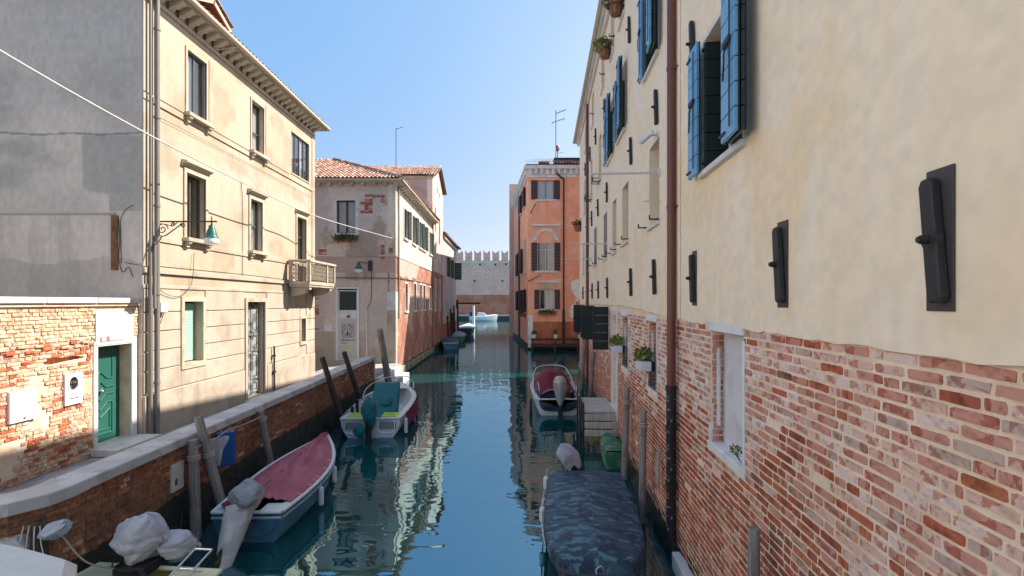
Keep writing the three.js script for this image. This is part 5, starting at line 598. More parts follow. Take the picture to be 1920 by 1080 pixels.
// security camera
{ const T = thing('security_camera', 'white bullet security camera below iron anchor on cream wall', 'security camera', rw(8.65, 6.68, 0.03), RT); part(T, 'bracket', merge([cyl([0, 0, 0], [0, -0.02, 0.08], 0.02), cyl([0, 0, 0], [0, 0, 0.012], 0.05)]), M.plasticWhite); part(T, 'body', merge([cyl([0.1, 0, 0.1], [-0.16, -0.06, 0.22], 0.042, 0.045, 14), cyl([-0.15, -0.055, 0.215], [-0.19, -0.07, 0.235], 0.05, 0.05, 14)]), M.plasticWhite); part(T, 'lens', cyl([-0.188, -0.069, 0.234], [-0.194, -0.071, 0.237], 0.03, 0.03, 12), M.black); }
// flower boxes and baskets on the cream house
const flowerBox = (s, y, w, label, seed, cols) => { const T = thing('flower_box', label, 'flower box', rw(s, y, 0.14), RT); part(T, 'box', rbx(-w / 2, w / 2, 0, 0.17, -0.1, 0.1, 0.015), M.plasticWhite); part(T, 'foliage', foliage(300, w * 0.55, 0.13, 0.17, 0.07, cols, seed).translate(0, 0.25, 0.02), M.leaf); part(T, 'hanger', merge([bx(-w / 3, -w / 3 + 0.015, -0.01, 0.15, -0.16, -0.101), bx(w / 3, w / 3 + 0.015, -0.01, 0.15, -0.16, -0.101)]), M.iron); };
const LIME = [[0.22, 0.25, 0.03], [0.30, 0.31, 0.06], [0.15, 0.19, 0.03], [0.08, 0.11, 0.03]];
flowerBox(9.3, 2.62, 0.5, 'white flower box with lime leaves at brick-level window nearest downpipe', 91, LIME); flowerBox(12.6, 2.62, 0.45, 'white flower box beside white stone doorway by the dock', 92, LIME);
{ const T = thing('sill_plant', 'small straggling plant on white boarded window sill', 'plant', rw(5.13, 2.24, 0.0), RT); part(T, 'stems', merge([0, 1, 2, 3, 4].map((i) => tube([[0, 0, -0.03], [-0.02 + 0.02 * i, 0.07, 0.02], [-0.07 + 0.035 * i, 0.13 + 0.02 * (i % 2), 0.05]], 0.003, 8, 4))), M.leaf.clone()).material.color.setRGB(0.12, 0.14, 0.05); part(T, 'foliage', foliage(50, 0.08, 0.055, 0.07, 0.035, LIME, 95).translate(0.0, 0.12, 0.03), M.leaf); }
const basket = (s, y, label, seed, cols) => { const T = thing('flower_basket', label, 'flower basket', rw(s, y, 0.18), RT); part(T, 'pot', new THREE.CylinderGeometry(0.17, 0.13, 0.26, 14).translate(0, 0.13, 0), M.terracotta); part(T, 'cage', merge([...[0, 1, 2, 3, 4, 5, 6, 7].map((i) => cyl([0.19 * Math.cos(i * PI / 4), 0.2, 0.19 * Math.sin(i * PI / 4)], [0.12 * Math.cos(i * PI / 4), -0.03, 0.12 * Math.sin(i * PI / 4)], 0.006)), new THREE.TorusGeometry(0.19, 0.007, 5, 18).rotateX(PI / 2).translate(0, 0.2, 0), cyl([0, -0.03, 0], [0, -0.03, -0.16], 0.01)]), M.iron); part(T, 'foliage', foliage(380, 0.3, 0.2, 0.28, 0.08, cols, seed).translate(0, 0.34, 0.05), M.leaf); };
basket(12.5, 10.85, 'terracotta pot of withered plants hung highest on cream wall under eaves', 97, [[0.16, 0.13, 0.06], [0.20, 0.13, 0.08], [0.10, 0.10, 0.04]]); basket(14.7, 10.85, 'hanging basket of yellow-green leaves below the eaves of cream house', 98, LIME);
const wire = (s, y, label) => { const T = thing('wire_basket', label, 'wire basket', rw(s, y, 0.16), RT); for (const h of [0, 0.1, 0.2]) part(T, 'hoop', tube([[-0.28, h, -0.12], [-0.28 + 0.05 - h * 0.2, h, 0.12], [0.28 - 0.05 + h * 0.2, h, 0.12], [0.28, h, -0.12]], 0.008, 16, 4), M.iron); part(T, 'bars', merge([-0.22, -0.12, 0, 0.12, 0.22].map((x) => tube([[x, 0, -0.12], [x, 0, 0.1], [x, 0.1, 0.13], [x, 0.2, 0.12]], 0.006, 10, 4))), M.iron); };
wire(17.4, 7.9, 'empty wire basket below upper window between shutters and far downpipe'); wire(20.5, 7.9, 'empty wire basket just before the far downpipe');
{ const T = thing('flower_basket', 'dark red hanging pot at far end of cream house', 'flower basket', rw(26.2, 7.6, 0.2), RT); part(T, 'pot', new THREE.CylinderGeometry(0.22, 0.15, 0.3, 12), M.terracotta); part(T, 'foliage', foliage(160, 0.3, 0.22, 0.3, 0.11, [[0.10, 0.05, 0.04], [0.06, 0.06, 0.03]], 99).translate(0, 0.2, 0), M.leaf); }
// overhead cable across the picture
single('overhead_cable', new THREE.TubeGeometry(new THREE.CatmullRomCurve3([[-8.3, 8.3, -5.5], [-7.7, 7.63, -7.7], [-7.4, 7.25, -10.5], [-7.35, 7.08, -15], [-7.3, 7.04, -19], [-5.95, 7.0, -25.42]].map((p) => V(...p))), 90, 0.016, 6), M.cableWhite, 'pale twisted cable sagging past beige house to grey plaster house', 'cable');
// ---------------------------------------------------------------- boats: stern at the origin, bow towards -z
function hullShape(o) {
  const hb = (t) => { const s = o.stern ?? 0.82, m = o.mid ?? 0.4; let k = t < m ? s + (1 - s) * Math.sin(t / m * PI / 2) : 1 - (1 - (o.bow ?? 0.0)) * Math.pow((t - m) / (1 - m), o.pow ?? 2.4); return Math.max(0.012, o.B / 2 * k); };
  const sheer = (t) => o.D + (o.rise ?? 0.2) * t * t * t, z = (t) => -o.L * t;
  return { hb, sheer, z, o };
}
function hullGeo(S, inset = 0, floor = null, N = 26, Mv = 16) {
  const pos = [], id = [], o = S.o;
  for (let i = 0; i <= N; i++) { const t = i / N, hb = Math.max(0.006, S.hb(t) - inset), y1 = S.sheer(t), lo = floor ?? -(o.draft ?? 0.16) * (1 - 0.4 * t * t); const rake = floor == null ? (1 - 0.0) : 1; for (let j = 0; j <= Mv; j++) { const f = (j / Mv * 2 - 1) * PI / 2, sx = Math.sign(f) * Math.pow(Math.abs(Math.sin(f)), floor == null ? 0.62 : 0.4), cy = Math.pow(Math.max(0, Math.cos(f)), floor == null ? 0.75 : 0.5); const d = y1 - (y1 - lo) * cy; pos.push(hb * sx * (1 - 0.10 * cy), d, S.z(t) - (t > 0.9 ? 0 : 0) + (t > 0.6 ? (t - 0.6) * cy * o.L * 0.12 : 0) - (t < 0.05 ? cy * 0.06 * (floor == null) : 0)); } }
  for (let i = 0; i < N; i++) for (let j = 0; j < Mv; j++) { const a = i * (Mv + 1) + j, b = a + Mv + 1; id.push(a, b, a + 1, b, b + 1, a + 1); }
  const c = pos.length / 3; let sx = 0, sy = 0; for (let j = 0; j <= Mv; j++) sy += pos[3 * j + 1]; pos.push(0, S.o.D * 0.55, pos[2] ?? 0); for (let j = 0; j < Mv; j++) id.push(c, j, j + 1); id.push(c, Mv, 0);
  const g = new THREE.BufferGeometry(); g.setAttribute('position', new THREE.Float32BufferAttribute(pos, 3)); g.setIndex(id); const h = uvGeo(g.toNonIndexed ? (() => { const k = g.toNonIndexed(); k.computeVertexNormals(); return k; })() : g); return smoothN(h, 0.7);
}
function smoothN(g, cosMin) {      // average normals of coincident corners unless they turn sharply
  const p = g.attributes.position, n = g.attributes.normal, m = new Map(), key = (i) => Math.round(p.getX(i) * 2e3) + ',' + Math.round(p.getY(i) * 2e3) + ',' + Math.round(p.getZ(i) * 2e3), out = new Float32Array(n.count * 3), a = V(), b = V(), s = V();
  for (let i = 0; i < n.count; i++) { const k = key(i); if (!m.has(k)) m.set(k, []); m.get(k).push(i); }
  for (const l of m.values()) for (const i of l) { a.fromBufferAttribute(n, i); s.set(0, 0, 0); for (const j of l) { b.fromBufferAttribute(n, j); if (a.dot(b) > cosMin) s.add(b); } s.normalize(); out.set([s.x, s.y, s.z], 3 * i); }
  g.setAttribute('normal', new THREE.BufferAttribute(out, 3)); return g;
}
function gunwale(S, r = 0.03, dy = 0) { const L = [], n = 24; for (let i = 0; i <= n; i++) L.push([-S.hb(i / n), S.sheer(i / n) + dy, S.z(i / n)]); for (let i = n; i >= 0; i--) L.push([S.hb(i / n), S.sheer(i / n) + dy, S.z(i / n)]); return merge([tube(L, r, 120, 7), cyl(L[0], L[L.length - 1], r)]); }
function sideDeck(S, w, dy = 0.012, t0 = 0, t1 = 1) { const pos = [], n = 28; for (const s of [-1, 1]) for (let i = 0; i < n; i++) { const a = mix(t0, t1, i / n), b = mix(t0, t1, (i + 1) / n), A = [s * S.hb(a), S.sheer(a) + dy, S.z(a)], B = [s * S.hb(b), S.sheer(b) + dy, S.z(b)], C = [s * Math.max(0, S.hb(b) - w), S.sheer(b) + dy, S.z(b)], D = [s * Math.max(0, S.hb(a) - w), S.sheer(a) + dy, S.z(a)]; pos.push(...A, ...B, ...C, ...A, ...C, ...D); } const g = new THREE.BufferGeometry(); g.setAttribute('position', new THREE.Float32BufferAttribute(pos, 3)); g.computeVertexNormals(); return uvGeo(g); }
function tarpGeo(S, o) {    // cover over the boat: dome, sagging folds, edge hanging down
  const N = 64, Mv = 44, pos = [], id = [], t0 = o.t0 ?? 0, t1 = o.t1 ?? 1;
  for (let i = 0; i <= N; i++) { const t = mix(t0, t1, i / N), hb = S.hb(t) - (o.inset ?? -0.03), e = Math.min(1, 6 * (1 - i / N) + 0.2) * Math.min(1, 5 * i / N + 0.3);
    for (let j = 0; j <= Mv; j++) { let s = j / Mv * 2.16 - 1.08; const over = Math.max(0, Math.abs(s) - 1); const sc = clamp(s, -1, 1); const w = noise2(t * 7 + 3 + s * 1.5, s * 3.2 + (o.seed ?? 1), 7) - 0.5, f = Math.pow(Math.abs(noise2(t * 3.2 + s * 5, s * 1.1 - t * 4 + 20, (o.seed ?? 1) + 3) - 0.5) * 2, 0.7);
      const dome = o.dome * e * (1 - Math.pow(Math.abs(sc), 2.0)); pos.push(sc * hb * (1 + over * 0.15) + 0.012 * w, S.sheer(t) + 0.025 + dome + (1 - sc * sc) * (o.rough ?? 0.05) * (w - 0.8 * (f - 0.3) * 0.6) + (o.ridge ?? 0) * Math.max(0, 1 - Math.abs(sc) * 2.5) * e - over * (o.hang ?? 1.2) * (0.8 + 0.5 * w), S.z(t) + 0.02 * w - (o.front && i === N ? 0.05 : 0)); if (o.front && i >= N - 1) pos[pos.length - 2] -= i === N ? o.front : o.front * 0.12; } }
  for (let i = 0; i < N; i++) for (let j = 0; j < Mv; j++) { const a = i * (Mv + 1) + j, b = a + Mv + 1; id.push(a, a + 1, b, b, a + 1, b + 1); }
  const g = new THREE.BufferGeometry(); g.setAttribute('position', new THREE.Float32BufferAttribute(pos, 3)); g.setIndex(id); g.computeVertexNormals(); const p = g.attributes.position, uv = new Float32Array(p.count * 2); for (let i = 0; i < p.count; i++) { uv[2 * i] = p.getX(i); uv[2 * i + 1] = p.getZ(i); } g.setAttribute('uv', new THREE.BufferAttribute(uv, 2)); return g;
}
// cloth bag draped over an engine: a lumpy closed surface
function bagGeo(rx, ry, rz, o = {}) { const g = new THREE.SphereGeometry(1, 56, 40), p = g.attributes.position, sd = o.seed ?? 1, q = rng(sd * 31 + 5), pl = []; for (let k = 0; k < (o.planes ?? 13); k++) { const a = k * 2.4 + q() * 0.7, y = 1 - 2 * (k + 0.5) / (o.planes ?? 13), r = Math.sqrt(1 - y * y); pl.push([r * Math.cos(a), y, r * Math.sin(a), 0.78 + 0.2 * q()]); }
  for (let i = 0; i < p.count; i++) { const x = p.getX(i), y = p.getY(i), z = p.getZ(i); let s = 0; for (const n of pl) { const d = (n[0] * x + n[1] * y + n[2] * z) / n[3]; if (d > 0) s += Math.pow(d, 22); } let r = Math.min(1.15, Math.pow(s, -1 / 22)); const a = Math.atan2(z, x) / (2 * PI), dn = clamp(0.55 - y * 0.75), cr = Math.abs(vn(a * 16 + 32 + y * 1.2, y * 2 + sd, 16, sd) - 0.5) * 2; const rg = 1 - Math.abs(vn(a * 11 + 22 + y * 2.6, y * 2.4 + a * 3, 251, sd + 2) - 0.5) * 2, r2 = 1 - Math.abs(vn(a * 23 + 22 - y * 4.6, y * 4.4 - a * 6, 251, sd + 4) - 0.5) * 2; r *= 1 - 0.22 * dn * (1 - cr) - 0.10 * Math.pow(rg, 5) - 0.045 * Math.pow(r2, 4) + 0.04; const tp = 1 - (o.taper ?? 0.2) * (0.5 - y / 2); p.setXYZ(i, x * rx * r * tp + (o.lean ?? 0) * y * rx, y * ry * r, z * rz * r * tp); } g.computeVertexNormals(); return g; }
const fender = (T, x, y, z, m = M.plasticWhite, L = 0.34) => part(T, 'fender', merge([new THREE.CapsuleGeometry(0.05, L - 0.1, 4, 12).translate(x, y - L / 2, z), cyl([x, y, z], [x * 0.96, y + 0.14, z], 0.007, 0.007, 5)]), m);
function outboard(T, pos, ry, o) {   // cowl or cover, bracket, leg
  const g = sub(T, 'outboard_motor', pos, ry); if (o.tilt) g.rotation.x = o.tilt;
  if (o.cover) part(g, 'engine_cover', bagGeo(o.w ?? 0.2, o.h ?? 0.3, o.d ?? 0.28, o), o.cover, [0, o.up ?? 0.42, 0.05]); else { const c = new THREE.LatheGeometry([[0, 0.86], [0.1, 0.85], [0.18, 0.79], [0.225, 0.68], [0.235, 0.54], [0.21, 0.36], [0.15, 0.14], [0.1, -0.04], [0.06, -0.14], [0, -0.15]].map((p) => new THREE.Vector2(...p)), 28).scale(1, 1, 1.15); part(g, 'cowl', c, o.cowl, [0, 0, 0.12]); part(g, 'cowl_band', new THREE.TorusGeometry(0.232, 0.012, 6, 28).rotateX(PI / 2).scale(1, 1, 1.15).translate(0, 0.6, 0.12), M.black); }
  part(g, 'leg', merge([ext([[-0.06, -0.75], [0.06, -0.75], [0.1, 0.25], [-0.1, 0.25]], 0.1, [], 0.02).rotateY(PI / 2).translate(-0.05, 0, 0.1), rbx(-0.06, 0.06, -0.1, 0.32, -0.1, 0.1, 0.02), rbx(-0.15, 0.15, -0.62, -0.6, -0.06, 0.26, 0.004)]), o.leg ?? M.black);
  if (o.tiller) part(g, 'tiller', cyl([0, 0.35, -0.1], [0.05, 0.42, -0.55], 0.022), M.black); return g;
}
const cloth = (a, b, s, o = {}) => mat(W1, { map: plasterTex(a, b, a.map((x) => x * 0.72), o.tile ?? 1.2, s, o.amt ?? 0.8), bumpMap: bumpPlaster, bumpScale: 0.006, rough: o.rough ?? 0.75 });
M.pinkTarp = cloth([0.46, 0.125, 0.165], [0.38, 0.09, 0.125], 601); M.crimson = cloth([0.20, 0.012, 0.035], [0.15, 0.009, 0.028], 603); M.teal = cloth([0.014, 0.17, 0.20], [0.010, 0.13, 0.16], 605); M.greyCover = cloth([0.56, 0.56, 0.60], [0.47, 0.47, 0.52], 607); M.slate = cloth([0.34, 0.36, 0.40], [0.27, 0.29, 0.33], 609); M.plasticFilm = cloth([0.58, 0.56, 0.56], [0.42, 0.40, 0.39], 611, { tile: 0.5, amt: 1, rough: 0.4 }); M.blueTarp = cloth([0.03, 0.085, 0.16], [0.025, 0.065, 0.125], 613);
M.camo = mat(W1, { map: colorTex(512, 1.5, (u, v) => { const a = fbm(u, v, 9, 4, 621, 1, 2), b = fbm(u, v, 11, 4, 631, 1, 2), f = 0.85 + 0.3 * fbm(u, v, 80, 2, 641); let q = [0.020, 0.046, 0.085]; if (a > 0.55) q = [0.036, 0.085, 0.13]; if (b > 0.60) q = [0.085, 0.19, 0.235]; if (a < 0.38) q = [0.012, 0.026, 0.052]; return q.map((x) => x * f); }), rough: 0.55, bumpMap: bumpPlaster, bumpScale: 0.004 });
M.blueHull = mat(W1, { map: plasterTex([0.075, 0.19, 0.29], [0.055, 0.14, 0.22], [0.16, 0.22, 0.25], 0.9, 651), rough: 0.5 }); M.whiteHull = mat(W1, { map: plasterTex([0.74, 0.745, 0.74], [0.68, 0.68, 0.675], [0.56, 0.555, 0.54], 1.2, 653, 0.7), rough: 0.4 }); M.creamHull = mat(W1, { map: plasterTex([0.72, 0.70, 0.48], [0.66, 0.63, 0.42], [0.50, 0.47, 0.32], 1.2, 655, 0.7), rough: 0.4 }); M.lime = mat([0.42, 0.66, 0.09], { rough: 0.5 }); M.magenta = cloth([0.27, 0.010, 0.075], [0.20, 0.008, 0.055], 657); M.hullGreen = mat(W1, { map: plasterTex([0.03, 0.20, 0.09], [0.04, 0.14, 0.07], [0.30, 0.31, 0.20], 0.7, 659, 1), rough: 0.6 }); M.boatSlime = M.algae;
// pink-covered boat
{ const S = hullShape({ L: 3.75, B: 1.32, D: 0.5, rise: 0.26, stern: 0.84, mid: 0.42, pow: 2.2 }), T = thing('covered_boat', 'small blue boat under a faded pink tarpaulin moored by brick parapet', 'boat', [-4.22, 0, -8.15], 0.02);
  part(T, 'hull', hullGeo(S), M.blueHull); part(T, 'gunwale', gunwale(S, 0.028), M.whiteHull); part(T, 'side_deck', sideDeck(S, 0.17), M.whiteHull); part(T, 'inner_hull', hullGeo(S, 0.09, 0.12), M.blueHull);
  part(T, 'tarpaulin', tarpGeo(S, { t0: 0.1, t1: 1, dome: 0.13, ridge: 0.08, inset: 0.05, rough: 0.16, seed: 3, hang: 0.2 }), M.pinkTarp);
  part(T, 'tarp_seam', tube([...Array(12)].map((_, i) => { const t = 0.13 + i * 0.075; return [0.015 * Math.sin(i * 2), S.sheer(t) + 0.215 * Math.min(1, 6 * (1 - t) + 0.2) + 0.015, S.z(t)]; }), 0.006, 40, 5), mat([0.25, 0.06, 0.085], { rough: 0.8 })); for (let i = 0; i < 7; i++) { const t = 0.18 + i * 0.11; part(T, 'tie_cord', cyl([S.hb(t) - 0.1, S.sheer(t) + 0.05, S.z(t)], [S.hb(t) + 0.02, S.sheer(t) + 0.0, S.z(t) - 0.05], 0.006, 0.006, 5), M.cableWhite); }
  part(T, 'stern_deck', rbx(-0.54, -0.18, 0.46, 0.515, -0.34, -0.01, 0.01), M.whiteHull); part(T, 'stern_deck', rbx(0.18, 0.54, 0.46, 0.515, -0.34, -0.01, 0.01), M.whiteHull); part(T, 'rub_rail', gunwale(S, 0.022, -0.09), mat([0.28, 0.42, 0.55], { rough: 0.5 })); part(T, 'red_bag', bagGeo(0.12, 0.05, 0.2, { seed: 8 }), mat([0.25, 0.012, 0.03], { rough: 0.8 }), [-0.38, 0.56, -0.22]);
  const m = sub(T, 'outboard_motor', [0, 0.55, 0.1]); part(m, 'engine_cover', bagGeo(0.24, 0.22, 0.3, { seed: 5, taper: -0.1 }), M.slate, [0.02, 0.22, -0.08]); part(m, 'lashing', merge([new THREE.TorusGeometry(0.2, 0.012, 5, 20).rotateX(PI / 2 + 0.3).translate(0.02, 0.1, -0.02), new THREE.TorusGeometry(0.2, 0.01, 5, 20).rotateX(PI / 2 + 0.25).translate(0.02, 0.14, -0.02)]), M.rope);
  { const g = new THREE.CylinderGeometry(0.2, 0.1, 0.95, 28, 14, true), p = g.attributes.position; for (let i = 0; i < p.count; i++) { const a = Math.atan2(p.getZ(i), p.getX(i)), y = p.getY(i), k = 1 + 0.35 * (vn(a / 6.2832 * 12 + 40, y * 3, 12, 3) - 0.5) + (y < -0.42 ? 0.25 * (vn(a / 6.2832 * 16, 3, 16, 9) - 0.3) : 0); p.setX(i, p.getX(i) * k); p.setZ(i, p.getZ(i) * k * 0.8); if (y < -0.4) p.setY(i, y + 0.16 * (vn(a / 6.2832 * 10, 1, 10, 5) - 0.5)); } g.computeVertexNormals(); part(m, 'plastic_wrap', g, M.plasticFilm, [-0.02, -0.28, 0.34], [-0.75, 0, 0.06]); part(m, 'lower_unit', bagGeo(0.09, 0.3, 0.13, { seed: 2 }), mat(W1, { map: plasterTex([0.06, 0.045, 0.02], [0.03, 0.025, 0.015], [0.12, 0.09, 0.03], 0.4, 661), bumpMap: bumpFine, bumpScale: 0.02 }), [-0.05, -0.55, 0.62], [-0.75, 0, 0]); }
  fender(T, 0.7, 0.42, -1.35, M.plasticWhite, 0.36); fender(T, 0.62, 0.48, -2.35, M.plasticWhite, 0.34); part(T, 'cleats', merge([rbx(0.5, 0.58, 0.53, 0.56, -1.4, -1.28, 0.01), rbx(0.5, 0.58, 0.55, 0.58, -2.3, -2.18, 0.01)]), M.chrome); }
// white and teal motor boat
{ const S = hullShape({ L: 5.2, B: 1.82, D: 0.55, rise: 0.22, stern: 0.92, mid: 0.45, pow: 2.6 }), T = thing('motor_boat', 'white open motor boat with teal covers, lime seat pads and magenta side cloth', 'boat', [-4.0, 0, -14.45], 0.06);
  part(T, 'hull', hullGeo(S), M.whiteHull); part(T, 'inner_hull', hullGeo(S, 0.13, 0.14), M.whiteHull); part(T, 'side_deck', sideDeck(S, 0.15, 0.014), M.whiteHull); part(T, 'gunwale', gunwale(S, 0.026), mat([0.55, 0.56, 0.58], { rough: 0.4 })); part(T, 'bow_deck', sideDeck(S, 0.9, 0.016, 0.82, 1), M.whiteHull);
  for (const s of [-0.49, 0.49]) part(T, 'stern_bench', rbx(s - 0.25, s + 0.25, 0.2, 0.54, -0.75, -0.05, 0.04), M.whiteHull); part(T, 'stern_bench', rbx(-0.238, 0.238, 0.14, 0.42, -0.75, -0.4, 0.03), M.whiteHull);
  for (const s of [-1, 1]) { part(T, 'seat_pad', rbx(s * 0.49 - 0.23, s * 0.49 + 0.23, 0.542, 0.575, -0.72, -0.24, 0.012), M.lime); part(T, 'hatch', rbx(s * 0.49 - 0.12, s * 0.49 + 0.12, 0.577, 0.59, -0.6, -0.36, 0.006), mat([0.30, 0.50, 0.05], { rough: 0.5 })); part(T, 'stern_plate', merge([rbx(s * 0.47 - 0.24, s * 0.47 + 0.24, 0.26, 0.46, -0.02, 0.035, 0.01)]), mat([0.20, 0.21, 0.24], { rough: 0.5 })); part(T, 'stern_rail', tube([[s * 0.24, 0.46, 0.05], [s * 0.26, 0.22, 0.12], [s * 0.66, 0.22, 0.12], [s * 0.68, 0.48, 0.05]], 0.014, 24, 6), M.chrome); }
  { const g = ext([[-0.42, 0], [0.48, 0], [0.42, 0.95], [-0.34, 0.95]], 0.5, [], 0.05), p = g.attributes.position; for (let i = 0; i < p.count; i++) { const y = p.getY(i); p.setZ(i, p.getZ(i) * (1 - 0.5 * y) - y * 0.85 + 0.02 * (noise2(p.getX(i) * 4, y * 4, 3) - 0.5)); } g.computeVertexNormals(); part(T, 'console_cover', g, M.teal, [0.02, 0.24, -1.75]); part(T, 'steering_wheel_bulge', new THREE.SphereGeometry(0.2, 18, 10).scale(1, 1, 0.4), M.teal, [0.12, 0.74, -1.68], [-0.7, 0, 0]); }
  const m = outboard(T, [0, 0.45, 0.1], 0, { cover: M.teal, w: 0.26, h: 0.46, d: 0.3, up: 0.28, seed: 4, taper: 0.12, leg: M.black }); part(m, 'lower_cover', bagGeo(0.2, 0.2, 0.2, { seed: 6 }), M.teal, [-0.2, -0.16, 0.25]);
  part(T, 'bow_rail', merge([tube([[-0.82, 0.6, -2.6], [-0.8, 0.86, -3.0], [-0.62, 0.98, -4.2], [-0.25, 1.02, -5.0], [0.25, 1.02, -5.0], [0.62, 0.98, -4.2], [0.8, 0.86, -3.2]], 0.014, 60, 6), ...[[-0.66, -4.0], [0.66, -4.0], [0, -5.05]].map(([x, z]) => cyl([x, 0.62, z], [x, 1.0, z], 0.012))]), M.chrome);
  { const pos = [], n = 20; for (let i = 0; i < n; i++) { const a = 0.12 + i / n * 0.62, b = 0.12 + (i + 1) / n * 0.62, w = (t) => 0.03 * Math.sin(t * 60), P = (t, k) => [S.hb(t) + 0.035 + w(t) + (k ? 0.02 : 0), k ? 0.12 + 0.06 * Math.sin(t * 31) : S.sheer(t) - 0.02, S.z(t)]; pos.push(...P(a, 0), ...P(a, 1), ...P(b, 1), ...P(a, 0), ...P(b, 1), ...P(b, 0)); } const g = new THREE.BufferGeometry(); g.setAttribute('position', new THREE.Float32BufferAttribute(pos, 3)); g.computeVertexNormals(); part(T, 'side_cloth', smoothN(uvGeo(g), 0.3), M.magenta); }
  fender(T, -0.72, 0.86, -1.5, M.black, 0.5); fender(T, -0.72, 0.72, -0.9, M.black, 0.36); fender(T, 0.95, 0.5, -0.3, M.plasticWhite, 0.45); part(T, 'rope', tube([[-0.85, 0.57, -0.3], [-0.8, 0.6, -1.4], [-0.82, 0.62, -2.6], [-0.4, 0.64, -4.6]], 0.012, 40, 5), mat([0.06, 0.09, 0.2], { rough: 0.9 })); }
// camouflage covered boat
{ const S = hullShape({ L: 3.66, B: 1.42, D: 0.5, rise: 0.04, stern: 0.95, mid: 0.5, pow: 3.4, bow: 0.6 }), T = thing('covered_boat', 'blunt boat wrapped in dark blue camouflage tarpaulin beside brick wall', 'boat', [1.44, 0, -10.05], PI - 0.095);
  part(T, 'hull', hullGeo(S), mat([0.05, 0.055, 0.06], { rough: 0.6 })); part(T, 'bow_board', merge([rbx(-0.42, 0.42, 0.05, 0.5, -3.62, -3.56, 0.03)]), mat([0.05, 0.055, 0.06], { rough: 0.6 })); part(T, 'gunwale', gunwale(S, 0.025, -0.1), mat([0.05, 0.055, 0.06], { rough: 0.6 }));
  part(T, 'tarpaulin', tarpGeo(S, { t0: 0.01, t1: 1, dome: 0.08, inset: -0.02, rough: 0.03, seed: 9, hang: 2.2, ridge: 0.02, front: 0.24 }), M.camo); 
  { const m = outboard(T, [0.1, 0.42, 0.12], 0, { cover: M.greyCover, w: 0.24, h: 0.38, d: 0.24, up: 0.36, seed: 7, taper: 0.15, tilt: -0.35, leg: M.black }); m.rotation.z = -0.55; }
  fender(T, 0.76, 0.56, -0.45, M.plasticWhite, 0.26); fender(T, 0.78, 0.5, -1.75, M.plasticWhite, 0.26); part(T, 'rope', merge([tube([[0.75, 0.46, -0.5], [0.79, 0.42, -1.3], [0.77, 0.44, -2.2], [0.7, 0.46, -3.0]], 0.012, 30, 5), tube([[-0.05, 0.5, -3.66], [-0.02, 0.56, -3.69], [0.04, 0.52, -3.7], [0.02, 0.4, -3.69]], 0.01, 14, 5)]), M.cableWhite); }
// crimson covered motor boat
{ const S = hullShape({ L: 5.0, B: 1.66, D: 0.56, rise: 0.2, stern: 0.93, mid: 0.45, pow: 2.6 }), T = thing('motor_boat', 'white motor boat with crimson cockpit cover and silver outboard by the dock', 'boat', [1.56, 0, -17.3], 0.0);
  part(T, 'hull', hullGeo(S), M.whiteHull); part(T, 'inner_hull', hullGeo(S, 0.12, 0.14), M.blueTarp); part(T, 'side_deck', sideDeck(S, 0.14, 0.014), M.whiteHull); part(T, 'gunwale', gunwale(S, 0.026), M.whitePaint); part(T, 'bow_deck', sideDeck(S, 0.9, 0.016, 0.72, 1), M.whiteHull);
  { const g = new THREE.PlaneGeometry(1.46, 2.3, 40, 40).rotateX(-PI / 2), p = g.attributes.position; for (let i = 0; i < p.count; i++) { const x = p.getX(i) / 0.73, z = -p.getZ(i) / 2.3 + 0.5; const top = 0.62 + 0.62 * ss(0.02, 0.5, z) - 0.18 * ss(0.75, 1, z), k = Math.pow(Math.abs(x), 3); p.setY(i, mix(top, 0.6, k) - 0.05 * Math.abs(noise2(x * 3, z * 5, 3) - 0.5) - 0.06 * Math.sin(x * 7 + z * 2) * (1 - k) * (1 - z)); } g.computeVertexNormals(); const uv = g.attributes.uv; for (let i = 0; i < uv.count; i++) uv.setXY(i, p.getX(i), p.getZ(i)); part(T, 'cockpit_cover', g, M.crimson, [0, 0, -2.2]); }
  const m = outboard(T, [0.05, 0.5, 0.1], 0, { cowl: mat([0.42, 0.41, 0.37], { rough: 0.3, metal: 0.3, clearcoat: 0.4 }) }); m.rotation.x = -0.12; part(m, 'cable_loop', tube([[-0.2, 0.4, 0], [-0.4, 0.36, -0.2], [-0.6, 0.22, -0.3]], 0.014, 16, 5), M.rope); part(m, 'cable_loop', tube([[0.2, 0.42, 0], [0.36, 0.5, -0.2], [0.45, 0.36, -0.3], [0.35, 0.28, -0.15]], 0.014, 16, 5), M.rope);
  part(T, 'windscreen_rail', tube([[-0.74, 0.6, -2.3], [-0.7, 1.0, -2.9], [-0.55, 1.24, -3.1], [0, 1.32, -3.2], [0.55, 1.24, -3.1], [0.7, 1.0, -2.9], [0.76, 0.58, -1.2]], 0.02, 60, 7), M.chrome); part(T, 'stern_rail', tube([[-0.62, 0.58, -0.15], [-0.64, 0.95, -0.2], [-0.68, 0.95, -1.0], [-0.7, 0.6, -1.1]], 0.016, 24, 6), M.chrome); part(T, 'stern_rail', tube([[0.62, 0.58, -0.15], [0.64, 0.9, -0.2], [0.68, 0.9, -0.7], [0.7, 0.6, -0.8]], 0.016, 24, 6), M.chrome); part(T, 'swim_plate', merge([rbx(-0.5, -0.14, 0.3, 0.36, 0.02, 0.3, 0.01), rbx(0.2, 0.62, 0.3, 0.36, 0.02, 0.3, 0.01)]), M.black); part(T, 'red_tank', rbx(0.28, 0.52, 0.3, 0.52, -0.5, -0.25, 0.03), mat([0.4, 0.02, 0.02], { rough: 0.4 })); fender(T, -0.9, 0.5, -0.5, mat([0.015, 0.03, 0.07], { rough: 0.5 }), 0.5); fender(T, -0.92, 0.4, -0.15, mat([0.015, 0.03, 0.07], { rough: 0.5 }), 0.4); }
